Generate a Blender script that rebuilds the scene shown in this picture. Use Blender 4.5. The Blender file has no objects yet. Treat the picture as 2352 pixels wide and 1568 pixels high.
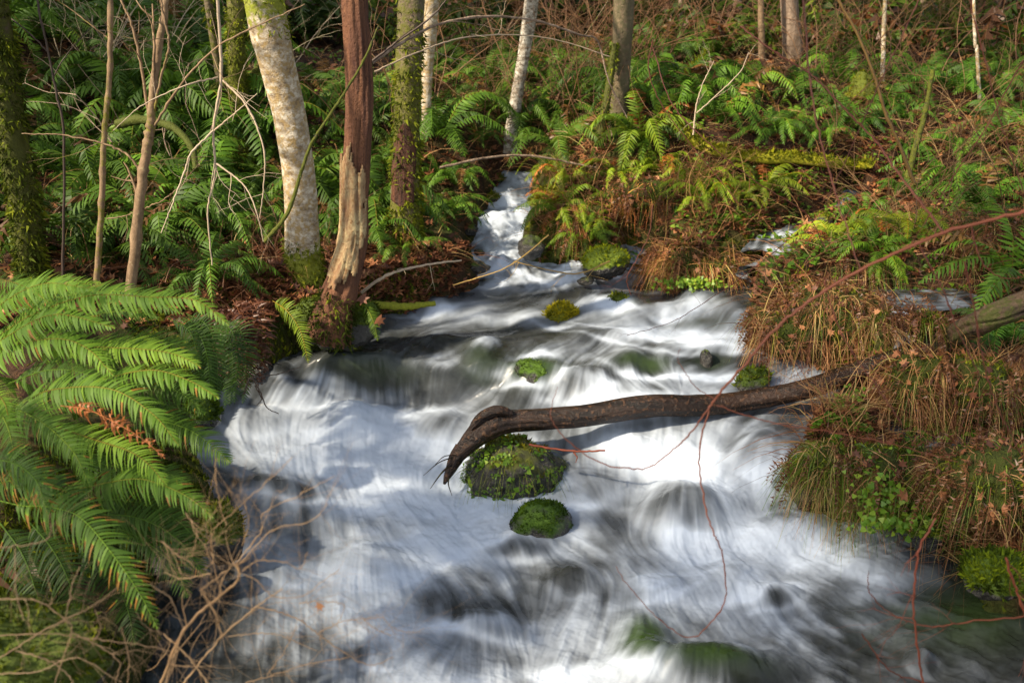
import bpy, math, random
import numpy as np
from mathutils import Vector

random.seed(7); RNG = np.random.default_rng(7)
S = bpy.context.scene
COL = S.collection

# ------------------------------------------------------------------ camera, sky, sun, exposure
CAMZ, PITCH, F = 2.1, math.radians(17.0), 2287.0
cam_d = bpy.data.cameras.new("camera"); cam = bpy.data.objects.new("camera", cam_d); COL.objects.link(cam)
cam.location = (0, 0, CAMZ); cam.rotation_euler = (math.radians(90) - PITCH, 0, 0)
cam_d.lens = 35.0; cam_d.sensor_width = 36.0; cam_d.clip_start = 0.05; cam_d.clip_end = 400
cam_d.dof.use_dof = True; cam_d.dof.focus_distance = 4.4; cam_d.dof.aperture_fstop = 3.2
S.camera = cam
SUN_EL, SUN_AZ = math.radians(36), math.radians(238)      # azimuth measured clockwise from +Y (upstream)
sd = Vector((math.sin(SUN_AZ) * math.cos(SUN_EL), math.cos(SUN_AZ) * math.cos(SUN_EL), math.sin(SUN_EL)))
w = bpy.data.worlds.new("World"); S.world = w; w.use_nodes = True
nt = w.node_tree; bg = nt.nodes["Background"]; sky = nt.nodes.new("ShaderNodeTexSky")
sky.sky_type = 'NISHITA'; sky.sun_disc = False; sky.sun_elevation = SUN_EL; sky.sun_rotation = SUN_AZ
bwn = nt.nodes.new("ShaderNodeRGBToBW"); tn = nt.nodes.new("ShaderNodeMix"); tn.data_type = 'RGBA'; tn.blend_type = 'MULTIPLY'; tn.inputs[0].default_value = 1; tn.inputs[7].default_value = (1.12, 1.06, 1.0, 1)
mx = nt.nodes.new("ShaderNodeMix"); mx.data_type = 'RGBA'; mx.inputs[0].default_value = .62      # thin high cloud whitens the sky
nt.links.new(sky.outputs[0], bwn.inputs[0]); nt.links.new(bwn.outputs[0], tn.inputs[6]); nt.links.new(sky.outputs[0], mx.inputs[6]); nt.links.new(tn.outputs[2], mx.inputs[7]); nt.links.new(mx.outputs[2], bg.inputs[0])
bg.inputs[1].default_value = 0.15
sl = bpy.data.lights.new("sun", 'SUN'); so = bpy.data.objects.new("sun", sl); COL.objects.link(so)
sl.energy = 5.0; sl.angle = math.radians(2.0); sl.color = (1.0, 0.85, 0.64)
so.rotation_euler = sd.to_track_quat('Z', 'Y').to_euler(); so.location = (-6, -4, 9)
S.view_settings.view_transform = 'Standard'; S.view_settings.look = 'None'; S.view_settings.gamma = 1
S.view_settings.exposure = 1.05
S.render.engine = 'CYCLES'; S.cycles.max_bounces = 6; S.cycles.diffuse_bounces = 3; S.cycles.glossy_bounces = 2
S.cycles.transmission_bounces = 2; S.cycles.transparent_max_bounces = 6
S.cycles.use_denoising = True

# ------------------------------------------------------------------ numpy helpers
def hsh(ix, iy, iz, seed):
    h = (ix.astype(np.int64) * 374761393 + iy.astype(np.int64) * 668265263 + iz.astype(np.int64) * 2147483647 + seed * 974634777) & 0xffffffff
    h = ((h ^ (h >> 13)) * 1274126177) & 0xffffffff
    h = ((h ^ (h >> 16)) * 2246822519) & 0xffffffff
    return ((h ^ (h >> 15)) & 0xffffff) / float(0xffffff)
def vnoise(x, y, z, seed=0):
    x, y, z = np.broadcast_arrays(np.asarray(x, float), np.asarray(y, float), np.asarray(z, float))
    x0, y0, z0 = np.floor(x), np.floor(y), np.floor(z)
    fx, fy, fz = x - x0, y - y0, z - z0
    fx, fy, fz = [f * f * (3 - 2 * f) for f in (fx, fy, fz)]
    r = 0
    for a in (0, 1):
        wa = fx if a else 1 - fx
        for b in (0, 1):
            wb = fy if b else 1 - fy
            for c in (0, 1):
                wc = fz if c else 1 - fz
                r = r + wa * wb * wc * hsh(x0 + a, y0 + b, z0 + c, seed)
    return r
def fbm(x, y, z=0.0, oct=4, seed=0):
    r = 0; a = .5; t = 0; f = 1.0
    for i in range(oct):
        r = r + a * vnoise(np.asarray(x) * f, np.asarray(y) * f, np.asarray(z) * f + 11.3 * i, seed + i); t += a; a *= .5; f *= 2.03
    return r / t - .5
def smooth(x): x = np.clip(x, 0, 1); return x * x * (3 - 2 * x)
def nrm(v): return v / np.maximum(np.linalg.norm(v, axis=-1, keepdims=True), 1e-9)

# a display pixel (2352 wide) plus a horizontal distance gives a point of the place
cp, sp = math.cos(PITCH), math.sin(PITCH)
def at(px, py, Y):
    u = (px - 1176) / F; v = (784 - py) / F
    dy = cp + v * sp; dz = -sp + v * cp
    k = Y / dy
    return np.array([u * k, Y, CAMZ + dz * k])
def project(x, y, z):
    d = y * cp - (z - CAMZ) * sp; u = y * sp + (z - CAMZ) * cp
    return 1176 + F * x / d, 784 - F * u / d, d

# ------------------------------------------------------------------ water level of the creek, by column
def slope(py):
    v = (784 - py) / F
    return -(-sp + v * cp) / (cp + v * sp)
TOP = [(650, .60), (622, .625), (608, .66), (560, .71), (545, .74), (505, .88), (478, .90), (452, .985), (428, 1.01), (412, 1.07), (398, 1.10)]
COLS = {
 300: [(1640, -.03), (1568, 0), (1330, .03), (1262, .06), (1180, .20), (1100, .24), (1040, .27), (960, .30), (870, .42), (800, .50), (740, .54), (700, .57)],
 600: [(1640, -.03), (1568, 0), (1300, .05), (1245, .07), (1135, .22), (1060, .25), (965, .28), (940, .29), (862, .46), (810, .50), (740, .54), (700, .57)],
 850: [(1640, -.03), (1568, 0), (1300, .06), (1200, .10), (1050, .20), (950, .26), (920, .29), (838, .48), (800, .51), (740, .54), (700, .57)],
 1050: [(1640, -.03), (1568, .01), (1300, .07), (1150, .12), (1000, .22), (950, .26), (925, .29), (842, .475), (800, .50), (740, .54), (700, .57)],
 1250: [(1640, -.04), (1568, .0), (1300, .08), (1150, .12), (1000, .28), (930, .36), (890, .41), (850, .48), (790, .51), (740, .54), (700, .57)],
 1450: [(1640, -.04), (1568, .0), (1480, .04), (1420, .06), (1300, .08), (1150, .13), (1110, .17), (985, .36), (900, .42), (862, .46), (795, .53), (750, .55), (700, .58)],
 1650: [(1640, -.05), (1568, .0), (1300, .07), (1220, .10), (1110, .22), (1000, .36), (900, .43), (860, .46), (838, .49), (770, .565), (700, .59)],
 1850: [(1640, -.05), (1568, -.02), (1400, .0), (1250, .05), (1180, .10), (1065, .28), (980, .36), (900, .42), (850, .47), (770, .55), (700, .59)],
 2100: [(1640, -.06), (1568, -.05), (1400, -.02), (1250, .0), (1180, .05), (1065, .22), (980, .33), (850, .47), (770, .55), (700, .59)],
 2400: [(1640, -.06), (1568, -.05), (1400, -.02), (1250, .0), (1180, .05), (1065, .22), (980, .33), (850, .47), (770, .55), (700, .59)],
}
YF = np.linspace(1.0, 60, 11801)
kern = np.exp(-np.linspace(-2.2, 2.2, 15) ** 2 / 2); kern /= kern.sum()
colx = np.array(sorted(COLS)); colz = []
for c in colx:
    tb = COLS[c] + TOP
    Yk = [(CAMZ - z) / slope(py) for py, z in tb]; zk = [z for _, z in tb]
    for i in range(1, len(Yk)):
        if Yk[i] <= Yk[i - 1] + .02: Yk[i] = Yk[i - 1] + .02
    ye = Yk[-1]
    Yk += [9, 13, 17, 21, 27, 40, 60]; zk += [1.26, 1.60, 2.05, 2.65, 3.9, 9.5, 18]
    Yk = [1.0] + Yk; zk = [-.05] + zk
    z = np.interp(YF, Yk, zk)
    zp = np.pad(z, 7, mode='edge'); colz.append(np.convolve(zp, kern, 'valid'))
colz = np.array(colz)
def Wpx(px, Y):
    ci = np.clip(np.interp(px, colx, np.arange(len(colx))), 0, len(colx) - 1.0001)
    i = ci.astype(int); f = smooth(ci - i)
    yi = np.clip((Y - YF[0]) / (YF[1] - YF[0]), 0, len(YF) - 1.001); j = yi.astype(int); g = yi - j
    za = colz[i, j] * (1 - g) + colz[i, j + 1] * g; zb = colz[i + 1, j] * (1 - g) + colz[i + 1, j + 1] * g
    return za * (1 - f) + zb * f
def W(x, y):
    z = np.full(np.shape(x), .5)
    for _ in range(3):
        px = 1176 + F * x / np.maximum(y * cp + (CAMZ - np.minimum(z, 2.0)) * sp, .3)
        z = Wpx(np.clip(px, 300, 2399), y)
    return z
def onwater(px, py):
    Ys = np.linspace(2.3, 9.5, 1500)
    z = Wpx(np.full(Ys.shape, float(px)), Ys)
    py_ = 784 - F * ((Ys * sp + (z - CAMZ) * cp) / (Ys * cp - (z - CAMZ) * sp))
    py_ = np.minimum.accumulate(py_)
    Y = np.interp(-py, -py_, Ys)
    return np.array([(px - 1176) / F * (Y * cp + (CAMZ - np.interp(Y, Ys, z)) * sp), Y, np.interp(Y, Ys, z)])

LEFT = [(300, 1640), (330, 1568), (375, 1480), (365, 1400), (372, 1330), (380, 1290), (500, 1285), (520, 1240), (500, 1170), (478, 1120), (395, 1085), (395, 1030),
        (480, 965), (500, 930), (590, 872), (700, 812), (830, 788), (868, 742), (960, 705), (1050, 680), (1105, 650), (1068, 622), (1060, 590), (1075, 552), (1100, 520), (1108, 490), (1135, 450), (1152, 420), (1165, 398)]
RIGHT = [(1240, 398), (1216, 440), (1236, 500), (1195, 555), (1200, 592), (1310, 602), (1365, 628), (1440, 608), (1500, 636), (1530, 664), (1715, 662), (1722, 700), (1706, 760), (1760, 800), (1850, 842), (1960, 870), (1975, 900), (1950, 935), (1890, 985), (1850, 1030), (1818, 1085),
         (1835, 1135), (1860, 1170), (1905, 1192), (2090, 1228), (2160, 1270), (2230, 1330), (2260, 1400), (2380, 1430), (2420, 1640)]
POLYD = LEFT + RIGHT
POLYW = np.array([onwater(px, min(py, 1600))[:2] if py < 1600 else at(px, py, 2.65)[:2] for px, py in POLYD])
def inside(x, y, P):
    r = np.zeros(np.shape(x), bool)
    for i in range(len(P)):
        x1, y1 = P[i]; x2, y2 = P[(i + 1) % len(P)]
        c = (y1 > y) != (y2 > y)
        r ^= c & (x < (x2 - x1) * (y - y1) / (y2 - y1 + 1e-12) + x1)
    return r
def polydist(x, y, P, closed=True):
    d = np.full(np.shape(x), 1e9)
    for i in range(len(P) if closed else len(P) - 1):
        x1, y1 = P[i]; x2, y2 = P[(i + 1) % len(P)]
        dx, dy = x2 - x1, y2 - y1
        t = np.clip(((x - x1) * dx + (y - y1) * dy) / (dx * dx + dy * dy + 1e-9), 0, 1)
        d = np.minimum(d, np.hypot(x - x1 - t * dx, y - y1 - t * dy))
    return d

# side channels: paths of (px, py, z, half width in metres)
def zpt(px, py, z): return at(px, py, (CAMZ - z) / slope(py))
SIDE = [
 ("side_pool", [(1935, 668, .80, .13), (2010, 674, .80, .17), (2090, 680, .80, .18), (2160, 676, .805, .15), (2215, 668, .81, .10)]),
 ("side_fall", [(2060, 712, .80, .03), (2066, 733, .785, .015), (2070, 760, .72, .005), (2075, 800, .64, .01), (2078, 830, .56, .01)]),
 ("side_cascade", [(1950, 440, 1.06, .05), (1945, 465, 1.02, .06), (1915, 490, .97, .04), (1850, 512, .92, .035), (1790, 535, .88, .05), (1768, 555, .85, .06), (1770, 585, .80, .13), (1735, 615, .70, .12), (1700, 640, .63, .10), (1690, 660, .60, .10)]),
 ("back_eddy", [(1900, 955, .372, .07), (1960, 962, .375, .10), (2060, 985, .385, .11), (2180, 1008, .39, .11), (2330, 1030, .40, .10)]),
 ("side_rill", [(1435, 565, .74, .05), (1452, 585, .71, .08), (1485, 602, .66, .09), (1470, 622, .64, .1)]),
]
CARVE = []
for n, pth in SIDE:
    CARVE.append([(zpt(a, b, z), hw) for a, b, z, hw in pth])

def ground_exact(x, y):
    d = polydist(x, y, POLYW); d = np.where(inside(x, y, POLYW), -d, d)
    d = d + .05 * fbm(x * 5, y * 5, 0, 3, 3)
    wv = W(x, y)
    n1 = fbm(x * 1.3, y * 1.3, 0, 4, 21); n2 = fbm(x * 5.5, y * 5.5, 0, 3, 22)
    bank = -.14 + .36 * smooth((d + .03) / .11) + .26 * (1 - np.exp(-np.maximum(d, 0) / .8))
    out = smooth(d / .35)
    hill = .20 * np.maximum(0, -x - 1.6 - .02 * y) + .05 * np.maximum(0, x - 3.5)
    hill = hill + .10 * smooth((y - 6.2) / 1.5) * smooth(d / .5)
    near = smooth((3.2 - y) / 1.4)
    g = wv + bank + out * (hill + .30 * n1 + .09 * n2) + smooth((d + .05) / .1) * .05 * n2
    g = np.where((x < 0) & (y < 3.4), g - .22 * near * out, g)
    g = np.where((x > 0) & (y < 3.8), g - .15 * near * out, g)
    # raised rise between the creek and the side channel, the right middle bank
    g = g + .16 * out * np.exp(-((x - 1.25) / .8) ** 2 - ((y - 7.3) / .7) ** 2)
    for pth in CARVE:
        P = np.array([p for p, _ in pth]); H = [h for _, h in pth]
        for i in range(len(P) - 1):
            a, b = P[i], P[i + 1]; ab = b[:2] - a[:2]
            t = np.clip(((x - a[0]) * ab[0] + (y - a[1]) * ab[1]) / (ab @ ab + 1e-9), 0, 1)
            dd = np.hypot(x - a[0] - t * ab[0], y - a[1] - t * ab[1])
            hw = H[i] * (1 - t) + H[i + 1] * t; zz = a[2] * (1 - t) + b[2] * t
            m = 1 - smooth((dd - hw * .9) / .10)
            g = np.where(g > zz - .04, g * (1 - m) + (zz - .05) * m, g)
    return g
GX0, GX1, GY0, GY1, GS = -9.0, 9.0, 1.0, 14.0, .035
gx = np.arange(GX0, GX1, GS); gy = np.arange(GY0, GY1, GS)
GXX, GYY = np.meshgrid(gx, gy); GG = ground_exact(GXX, GYY)
GX2 = np.arange(-36, 36, .2); GY2 = np.arange(.6, 50, .2)
_a, _b = np.meshgrid(GX2, GY2); GG2 = ground_exact(_a, _b)
def _bil(A, x, y, x0, y0, s):
    i = np.clip((x - x0) / s, 0, A.shape[1] - 1.001); j = np.clip((y - y0) / s, 0, A.shape[0] - 1.001)
    a = i.astype(int); b = j.astype(int); f = i - a; g = j - b
    return (A[b, a] * (1 - f) + A[b, a + 1] * f) * (1 - g) + (A[b + 1, a] * (1 - f) + A[b + 1, a + 1] * f) * g
def G(x, y):
    x = np.asarray(x, float); y = np.asarray(y, float)
    fine = (x > GX0) & (x < GX1 - .1) & (y > GY0) & (y < GY1 - .1)
    return np.where(fine, _bil(GG, x, y, GX0, GY0, GS), _bil(GG2, x, y, -36, .6, .2))
_Ys = np.concatenate([np.arange(1.6, 14, .02), np.arange(14, 48, .1)])
def incarve(x, y, pad=.15):
    for pth in CARVE:
        for k in range(len(pth) - 1):
            a, b = pth[k][0], pth[k + 1][0]; ab = b[:2] - a[:2]; t = min(1, max(0, ((x - a[0]) * ab[0] + (y - a[1]) * ab[1]) / (ab @ ab + 1e-9)))
            if math.hypot(x - a[0] - t * ab[0], y - a[1] - t * ab[1]) < pth[k][1] + pad: return True
    return False
TRUNKS = [(1172, 335), (1420, 300), (697, 640), (552, 400), (976, 330), (930, 552), (1822, 130), (1694, 110), (1750, 140)]
def blocks_trunk(px, py): return (1500 < px < 2010 and 262 + .2 * max(0, min(px - 1520, 480)) < py < 330 + .25 * max(0, min(px - 1520, 480))) or any(abs(px - a) < 42 and b - 6 < py < b + 70 for a, b in TRUNKS)
def onground(px, py):
    u = (px - 1176) / F; v = (784 - py) / F; dy = cp + v * sp; dz = -sp + v * cp
    k = _Ys / dy; z = CAMZ + dz * k; g = G(u * k, _Ys)
    m = np.nonzero(z < g)[0]
    if len(m) == 0: return None
    i = m[0]; return np.array([u * k[i], _Ys[i], g[i]])
def gnormal(x, y):
    e = .06; return nrm(np.array([G(x - e, y) - G(x + e, y), G(x, y - e) - G(x, y + e), 2 * e]))

# ------------------------------------------------------------------ mesh builder
class MB:
    def __init__(s): s.v = []; s.f = []; s.n = 0; s.c = []; s.m = []
    def add(s, v, f, c=0.5, m=0):
        v = np.asarray(v, float).reshape(-1, 3); f = np.asarray(f, int)
        if len(f) == 0: return
        s.v.append(v); s.f.append(f + s.n); s.n += len(v)
        c = np.asarray(c, float)
        s.c.append(np.full(len(v), float(c)) if c.ndim == 0 else c)
        s.m.append(np.full(len(f), m, int))
    def build(s, name, mats, parent=None, origin=None, smooth=True, attrs=None):
        V = np.concatenate(s.v); C = np.concatenate(s.c)
        if origin is None: origin = np.zeros(3)
        V = V - np.asarray(origin)
        me = bpy.data.meshes.new(name)
        lt = np.concatenate([np.full(len(f), f.shape[1]) for f in s.f]); li = np.concatenate([f.ravel() for f in s.f])
        me.vertices.add(len(V)); me.vertices.foreach_set('co', V.ravel())
        me.loops.add(len(li)); me.loops.foreach_set('vertex_index', li.astype(np.int32))
        me.polygons.add(len(lt)); me.polygons.foreach_set('loop_start', (np.cumsum(lt) - lt).astype(np.int32))
        try: me.polygons.foreach_set('loop_total', lt.astype(np.int32))
        except Exception: pass
        me.polygons.foreach_set('material_index', np.concatenate(s.m).astype(np.int32))
        if smooth: me.polygons.foreach_set('use_smooth', np.ones(len(lt), bool))
        a = me.attributes.new('var', 'FLOAT', 'POINT'); a.data.foreach_set('value', C.astype(np.float32))
        if attrs:
            for k, val in attrs.items():
                a = me.attributes.new(k, 'FLOAT', 'POINT'); a.data.foreach_set('value', np.asarray(val, np.float32).ravel())
        me.update(calc_edges=True); me.validate()
        for m_ in (mats if isinstance(mats, (list, tuple)) else [mats]): me.materials.append(m_)
        o = bpy.data.objects.new(name, me); COL.objects.link(o)
        if parent is not None:
            o.parent = parent; o.location = np.asarray(origin) - np.asarray(parent.location)
        else: o.location = origin
        return o
def tag(o, label=None, cat=None, group=None, kind=None):
    if label: o['label'] = label
    if cat: o['category'] = cat
    if group: o['group'] = group
    if kind: o['kind'] = kind
    return o
def empty(name, loc, label, cat, group=None):
    o = bpy.data.objects.new(name, None); COL.objects.link(o); o.location = loc; o.empty_display_size = .1
    return tag(o, label, cat, group)
def dup(root, loc, rz=0, sc=1.0, label=None, group=None, color=None, rx=0, ry=0):
    r = root.copy(); COL.objects.link(r); r.location = loc; r.rotation_euler = (rx, ry, rz); r.scale = (sc, sc, sc)
    if label: r['label'] = label
    if group: r['group'] = group
    if color: r.color = color
    for ch in root.children:
        c = ch.copy(); COL.objects.link(c); c.parent = r
        if color: c.color = color
    return r

def catmull(P, n=8):
    P = np.asarray(P, float)
    if len(P) < 3:
        t = np.linspace(0, 1, n * max(1, len(P) - 1) + 1)[:, None]; return P[0] * (1 - t) + P[-1] * t
    Q = np.vstack([2 * P[0] - P[1], P, 2 * P[-1] - P[-2]]); out = []
    for i in range(len(P) - 1):
        p0, p1, p2, p3 = Q[i:i + 4]; t = np.linspace(0, 1, n, endpoint=False)[:, None]
        out.append(.5 * (2 * p1 + (p2 - p0) * t + (2 * p0 - 5 * p1 + 4 * p2 - p3) * t ** 2 + (3 * p1 - p0 - 3 * p2 + p3) * t ** 3))
    out.append(P[-1:]); return np.vstack(out)
def tube(mb, P, R, sides=5, c=.5, m=0, cap=True):
    P = np.asarray(P, float); n = len(P)
    R = np.broadcast_to(np.asarray(R, float), (n,))
    T = nrm(np.gradient(P, axis=0))
    ref = np.array([0, 0, 1.0]) if abs(T[:, 2].mean()) < .8 else np.array([0, 1.0, 0])
    A = nrm(np.cross(T, ref)); B = np.cross(T, A)
    th = np.linspace(0, 2 * np.pi, sides, endpoint=False)
    V = P[:, None] + R[:, None, None] * (np.cos(th)[None, :, None] * A[:, None] + np.sin(th)[None, :, None] * B[:, None])
    i = np.arange(n - 1)[:, None] * sides; j = np.arange(sides)[None]
    f = np.stack([i + j, i + (j + 1) % sides, i + sides + (j + 1) % sides, i + sides + j], -1).reshape(-1, 4)
    mb.add(V.reshape(-1, 3), f, c, m)
    if cap and sides <= 8:
        mb.add(V[-1], np.array([[0, k, k + 1] for k in range(1, sides - 1)]), c if np.ndim(c) == 0 else .5, m)

# ------------------------------------------------------------------ materials
def mat(name, build):
    m = bpy.data.materials.new(name); m.use_nodes = True; nt = m.node_tree
    for n in list(nt.nodes):
        if n.type != 'OUTPUT_MATERIAL': nt.nodes.remove(n)
    out = [n for n in nt.nodes if n.type == 'OUTPUT_MATERIAL'][0]
    build(NT(nt), out); return m
class NT:
    def __init__(s, nt): s.nt = nt
    def n(s, t, **kw):
        x = s.nt.nodes.new(t)
        for k, v in kw.items():
            if hasattr(x, k) and not k.startswith('i_'): setattr(x, k, v)
        return x
    def l(s, a, b): s.nt.links.new(a, b)
    def coords(s, sc=(1, 1, 1)):
        t = s.n('ShaderNodeTexCoord'); mp = s.n('ShaderNodeMapping'); mp.inputs['Scale'].default_value = sc
        s.l(t.outputs['Object'], mp.inputs[0]); return mp.outputs[0]
    def noise(s, vec, scale, detail=4, rough=.55):
        x = s.n('ShaderNodeTexNoise'); x.inputs['Scale'].default_value = scale; x.inputs['Detail'].default_value = detail; x.inputs['Roughness'].default_value = rough
        if vec is not None: s.l(vec, x.inputs['Vector'])
        return x.outputs[0]
    def ramp(s, fac, stops, interp='LINEAR'):
        x = s.n('ShaderNodeValToRGB'); cr = x.color_ramp; cr.interpolation = interp
        while len(cr.elements) < len(stops): cr.elements.new(.5)
        for e, (p, c) in zip(cr.elements, stops): e.position = p; e.color = (*c, 1) if len(c) == 3 else c
        s.l(fac, x.inputs[0]); return x.outputs[0]
    def mix(s, fac, a, b, blend='MIX'):
        x = s.n('ShaderNodeMix'); x.data_type = 'RGBA'; x.blend_type = blend
        for i, v in ((0, fac), (6, a), (7, b)):
            if isinstance(v, (int, float)): x.inputs[i].default_value = v
            elif isinstance(v, tuple): x.inputs[i].default_value = (*v, 1)
            else: s.l(v, x.inputs[i])
        return x.outputs[2]
    def math(s, op, a, b=0.0, clamp=False):
        x = s.n('ShaderNodeMath'); x.operation = op; x.use_clamp = clamp
        for i, v in enumerate((a, b)):
            if isinstance(v, (int, float)): x.inputs[i].default_value = v
            else: s.l(v, x.inputs[i])
        return x.outputs[0]
    def attr(s, name):
        x = s.n('ShaderNodeAttribute'); x.attribute_name = name; return x.outputs['Fac']
    def rnd(s):
        x = s.n('ShaderNodeObjectInfo'); return x.outputs['Random'], x.outputs['Color']
    def bump(s, h, strength=.5, dist=.01):
        x = s.n('ShaderNodeBump'); x.inputs['Strength'].default_value = strength; x.inputs['Distance'].default_value = dist
        s.l(h, x.inputs['Height']); return x.outputs[0]
    def pbr(s, out, col, rough=.7, spec=.4, normal=None, trans=0.0, tcol=None):
        p = s.n('ShaderNodeBsdfPrincipled')
        if isinstance(col, tuple): p.inputs['Base Color'].default_value = (*col, 1)
        else: s.l(col, p.inputs['Base Color'])
        if isinstance(rough, (int, float)): p.inputs['Roughness'].default_value = rough
        else: s.l(rough, p.inputs['Roughness'])
        p.inputs['Specular IOR Level'].default_value = spec
        if normal is not None: s.l(normal, p.inputs['Normal'])
        if trans > 0:
            t = s.n('ShaderNodeBsdfTranslucent'); s.l(tcol if tcol is not None else col, t.inputs[0])
            mx = s.n('ShaderNodeMixShader'); mx.inputs[0].default_value = trans
            s.l(p.outputs[0], mx.inputs[1]); s.l(t.outputs[0], mx.inputs[2]); s.l(mx.outputs[0], out.inputs[0])
        else: s.l(p.outputs[0], out.inputs[0])
        return p

def m_foliage(name, stops, rough=.45, trans=.35, spec=.4):
    def b(N, out):
        v = N.attr('var'); r, oc = N.rnd()
        c = N.ramp(v, stops); c = N.mix(1.0, c, oc, 'MULTIPLY')
        N.pbr(out, c, rough, spec, trans=trans)
    return mat(name, b)
M = {}
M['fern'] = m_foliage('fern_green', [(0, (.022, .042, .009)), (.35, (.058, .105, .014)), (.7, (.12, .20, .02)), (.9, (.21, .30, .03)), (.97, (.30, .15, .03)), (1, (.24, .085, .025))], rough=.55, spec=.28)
M['fernbrown'] = m_foliage('fern_brown', [(0, (.045, .015, .008)), (.5, (.13, .05, .02)), (1, (.26, .12, .045))], trans=.2)
M['leaf'] = m_foliage('dead_leaf', [(0, (.06, .02, .011)), (.5, (.17, .06, .026)), (.8, (.31, .125, .05)), (1, (.45, .21, .09))], rough=.6, trans=.15)
M['herb'] = m_foliage('herb_leaf', [(0, (.05, .11, .01)), (.6, (.13, .26, .02)), (1, (.26, .36, .03))], trans=.35)
M['mossblade'] = m_foliage('moss_tuft', [(0, (.02, .028, .004)), (.5, (.07, .095, .008)), (1, (.19, .21, .012))], rough=.8, trans=.25, spec=.1)
M['straw'] = m_foliage('straw', [(0, (.10, .038, .015)), (.45, (.26, .115, .042)), (.75, (.42, .25, .10)), (1, (.42, .36, .12))], rough=.6, trans=.15)
M['grass'] = m_foliage('green_grass', [(0, (.05, .10, .01)), (.5, (.14, .21, .02)), (1, (.30, .28, .05))], trans=.3)

def m_twig(name, a, b_):
    def b(N, out):
        v = N.attr('var'); co = N.coords(); n = N.noise(co, 60, 3); _, oc = N.rnd()
        c = N.mix(N.math('ADD', N.math('MULTIPLY', v, .6), N.math('MULTIPLY', n, .4)), a, b_); c = N.mix(1.0, c, oc, 'MULTIPLY')
        N.pbr(out, c, .55, .3)
    return mat(name, b)
M['redcane'] = m_twig('red_cane', (.10, .030, .017), (.21, .072, .038))
M['browncane'] = m_twig('brown_cane', (.09, .045, .022), (.26, .14, .07))
M['paletwig'] = m_twig('pale_twig', (.24, .17, .11), (.52, .42, .30))
M['tantwig'] = m_twig('tan_twig', (.13, .075, .035), (.42, .29, .16))
M['darktwig'] = m_twig('dark_twig', (.02, .015, .012), (.08, .05, .035))

def m_bark(name, base, spot, dark, mossc, moss_amt, lichen=.5, streak=(1, 1, .3), scale=9, bump=.6, wet=.75):
    def b(N, out):
        co = N.coords(streak); co1 = N.coords((1, 1, 1)); v = N.attr('var')
        n1 = N.noise(co, scale, 8, .7); n2 = N.noise(co1, scale * 2.7, 6, .65); n3 = N.noise(co1, 3.2, 5, .6); n4 = N.noise(co1, 90, 2)
        c = N.mix(N.ramp(n1, [(.38, (0, 0, 0)), (.62, (1, 1, 1))]), dark, base)
        c = N.mix(N.ramp(n2, [(1 - lichen - .08, (0, 0, 0)), (1 - lichen + .05, (1, 1, 1))]), c, spot)
        mf = N.math('ADD', N.math('MULTIPLY', v, 1.1), N.math('SUBTRACT', n3, .5)); mf = N.math('ADD', mf, N.math('MULTIPLY', N.math('SUBTRACT', n2, .5), .7))
        mk = N.ramp(mf, [(max(0, .55 - moss_amt), (0, 0, 0)), (max(.12, .68 - moss_amt), (1, 1, 1))])
        mc = N.mix(n4, tuple(x * .5 for x in mossc), tuple(min(1, x * 1.5) for x in mossc))
        c = N.mix(mk, c, mc); _, oc = N.rnd(); c = N.mix(1.0, c, oc, 'MULTIPLY')
        h = N.math('ADD', N.math('MULTIPLY', n1, .7), N.math('MULTIPLY', n2, .5)); h = N.math('ADD', h, N.math('MULTIPLY', n4, .15))
        N.pbr(out, c, wet, .3, N.bump(h, bump, .02))
    return mat(name, b)
M['alder'] = m_bark('alder_bark', (.60, .54, .43), (.30, .21, .09), (.16, .11, .06), (.19, .21, .02), .06, .46, (1, 1, 1.6), 14)
M['birch'] = m_bark('mottled_bark', (.55, .52, .45), (.13, .10, .07), (.24, .20, .15), (.13, .12, .015), .0, .45, (1, 1, 2.0), 16)
M['mossbark'] = m_bark('mossy_bark', (.20, .15, .09), (.10, .085, .045), (.06, .042, .028), (.085, .085, .010), .16, .5, (1, 1, .4), 12, 1.0)
M['darkmoss'] = m_bark('dark_mossy_bark', (.06, .04, .03), (.03, .024, .014), (.02, .014, .01), (.05, .055, .006), .20, .5, (1, 1, .5), 10)
M['snag'] = m_bark('rotten_wood', (.155, .066, .03), (.085, .035, .017), (.05, .018, .012), (.09, .08, .01), -.2, .42, (1, 1, .10), 22, 1.0)
M['hollow'] = m_bark('hollow_wood', (.11, .042, .02), (.05, .02, .012), (.02, .009, .006), (.09, .08, .01), -.2, .42, (1, 1, .08), 22, 1.0)
M['mosslimb'] = m_bark('moss_covered_limb', (.12, .09, .05), (.12, .13, .02), (.05, .04, .02), (.20, .215, .014), .52, .5, (1, 1, 1), 16, 1.0)
M['snagbark'] = m_bark('peeling_bark', (.40, .31, .16), (.20, .11, .045), (.14, .06, .03), (.10, .09, .01), -.1, .42, (1, 1, .35), 14, 1.0)
M['sapling'] = m_bark('sapling_bark', (.24, .16, .09), (.32, .24, .14), (.12, .075, .04), (.13, .12, .01), -.15, .35, (1, 1, .4), 20, .3)
M['greybark'] = m_bark('grey_bark', (.34, .25, .18), (.17, .12, .08), (.11, .075, .05), (.09, .09, .012), -.1, .4, (1, 1, .12), 16, 1.0)
M['brownlog'] = m_bark('brown_log_bark', (.13, .085, .05), (.07, .045, .025), (.03, .02, .013), (.05, .055, .01), .05, .42, (.2, 1, 1), 14, 1.0)
M['wetlog'] = m_bark('wet_log_bark', (.034, .018, .011), (.10, .05, .024), (.007, .005, .004), (.045, .05, .008), -.05, .38, (.16, 1, 1), 18, 1.0, .24)

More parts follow.
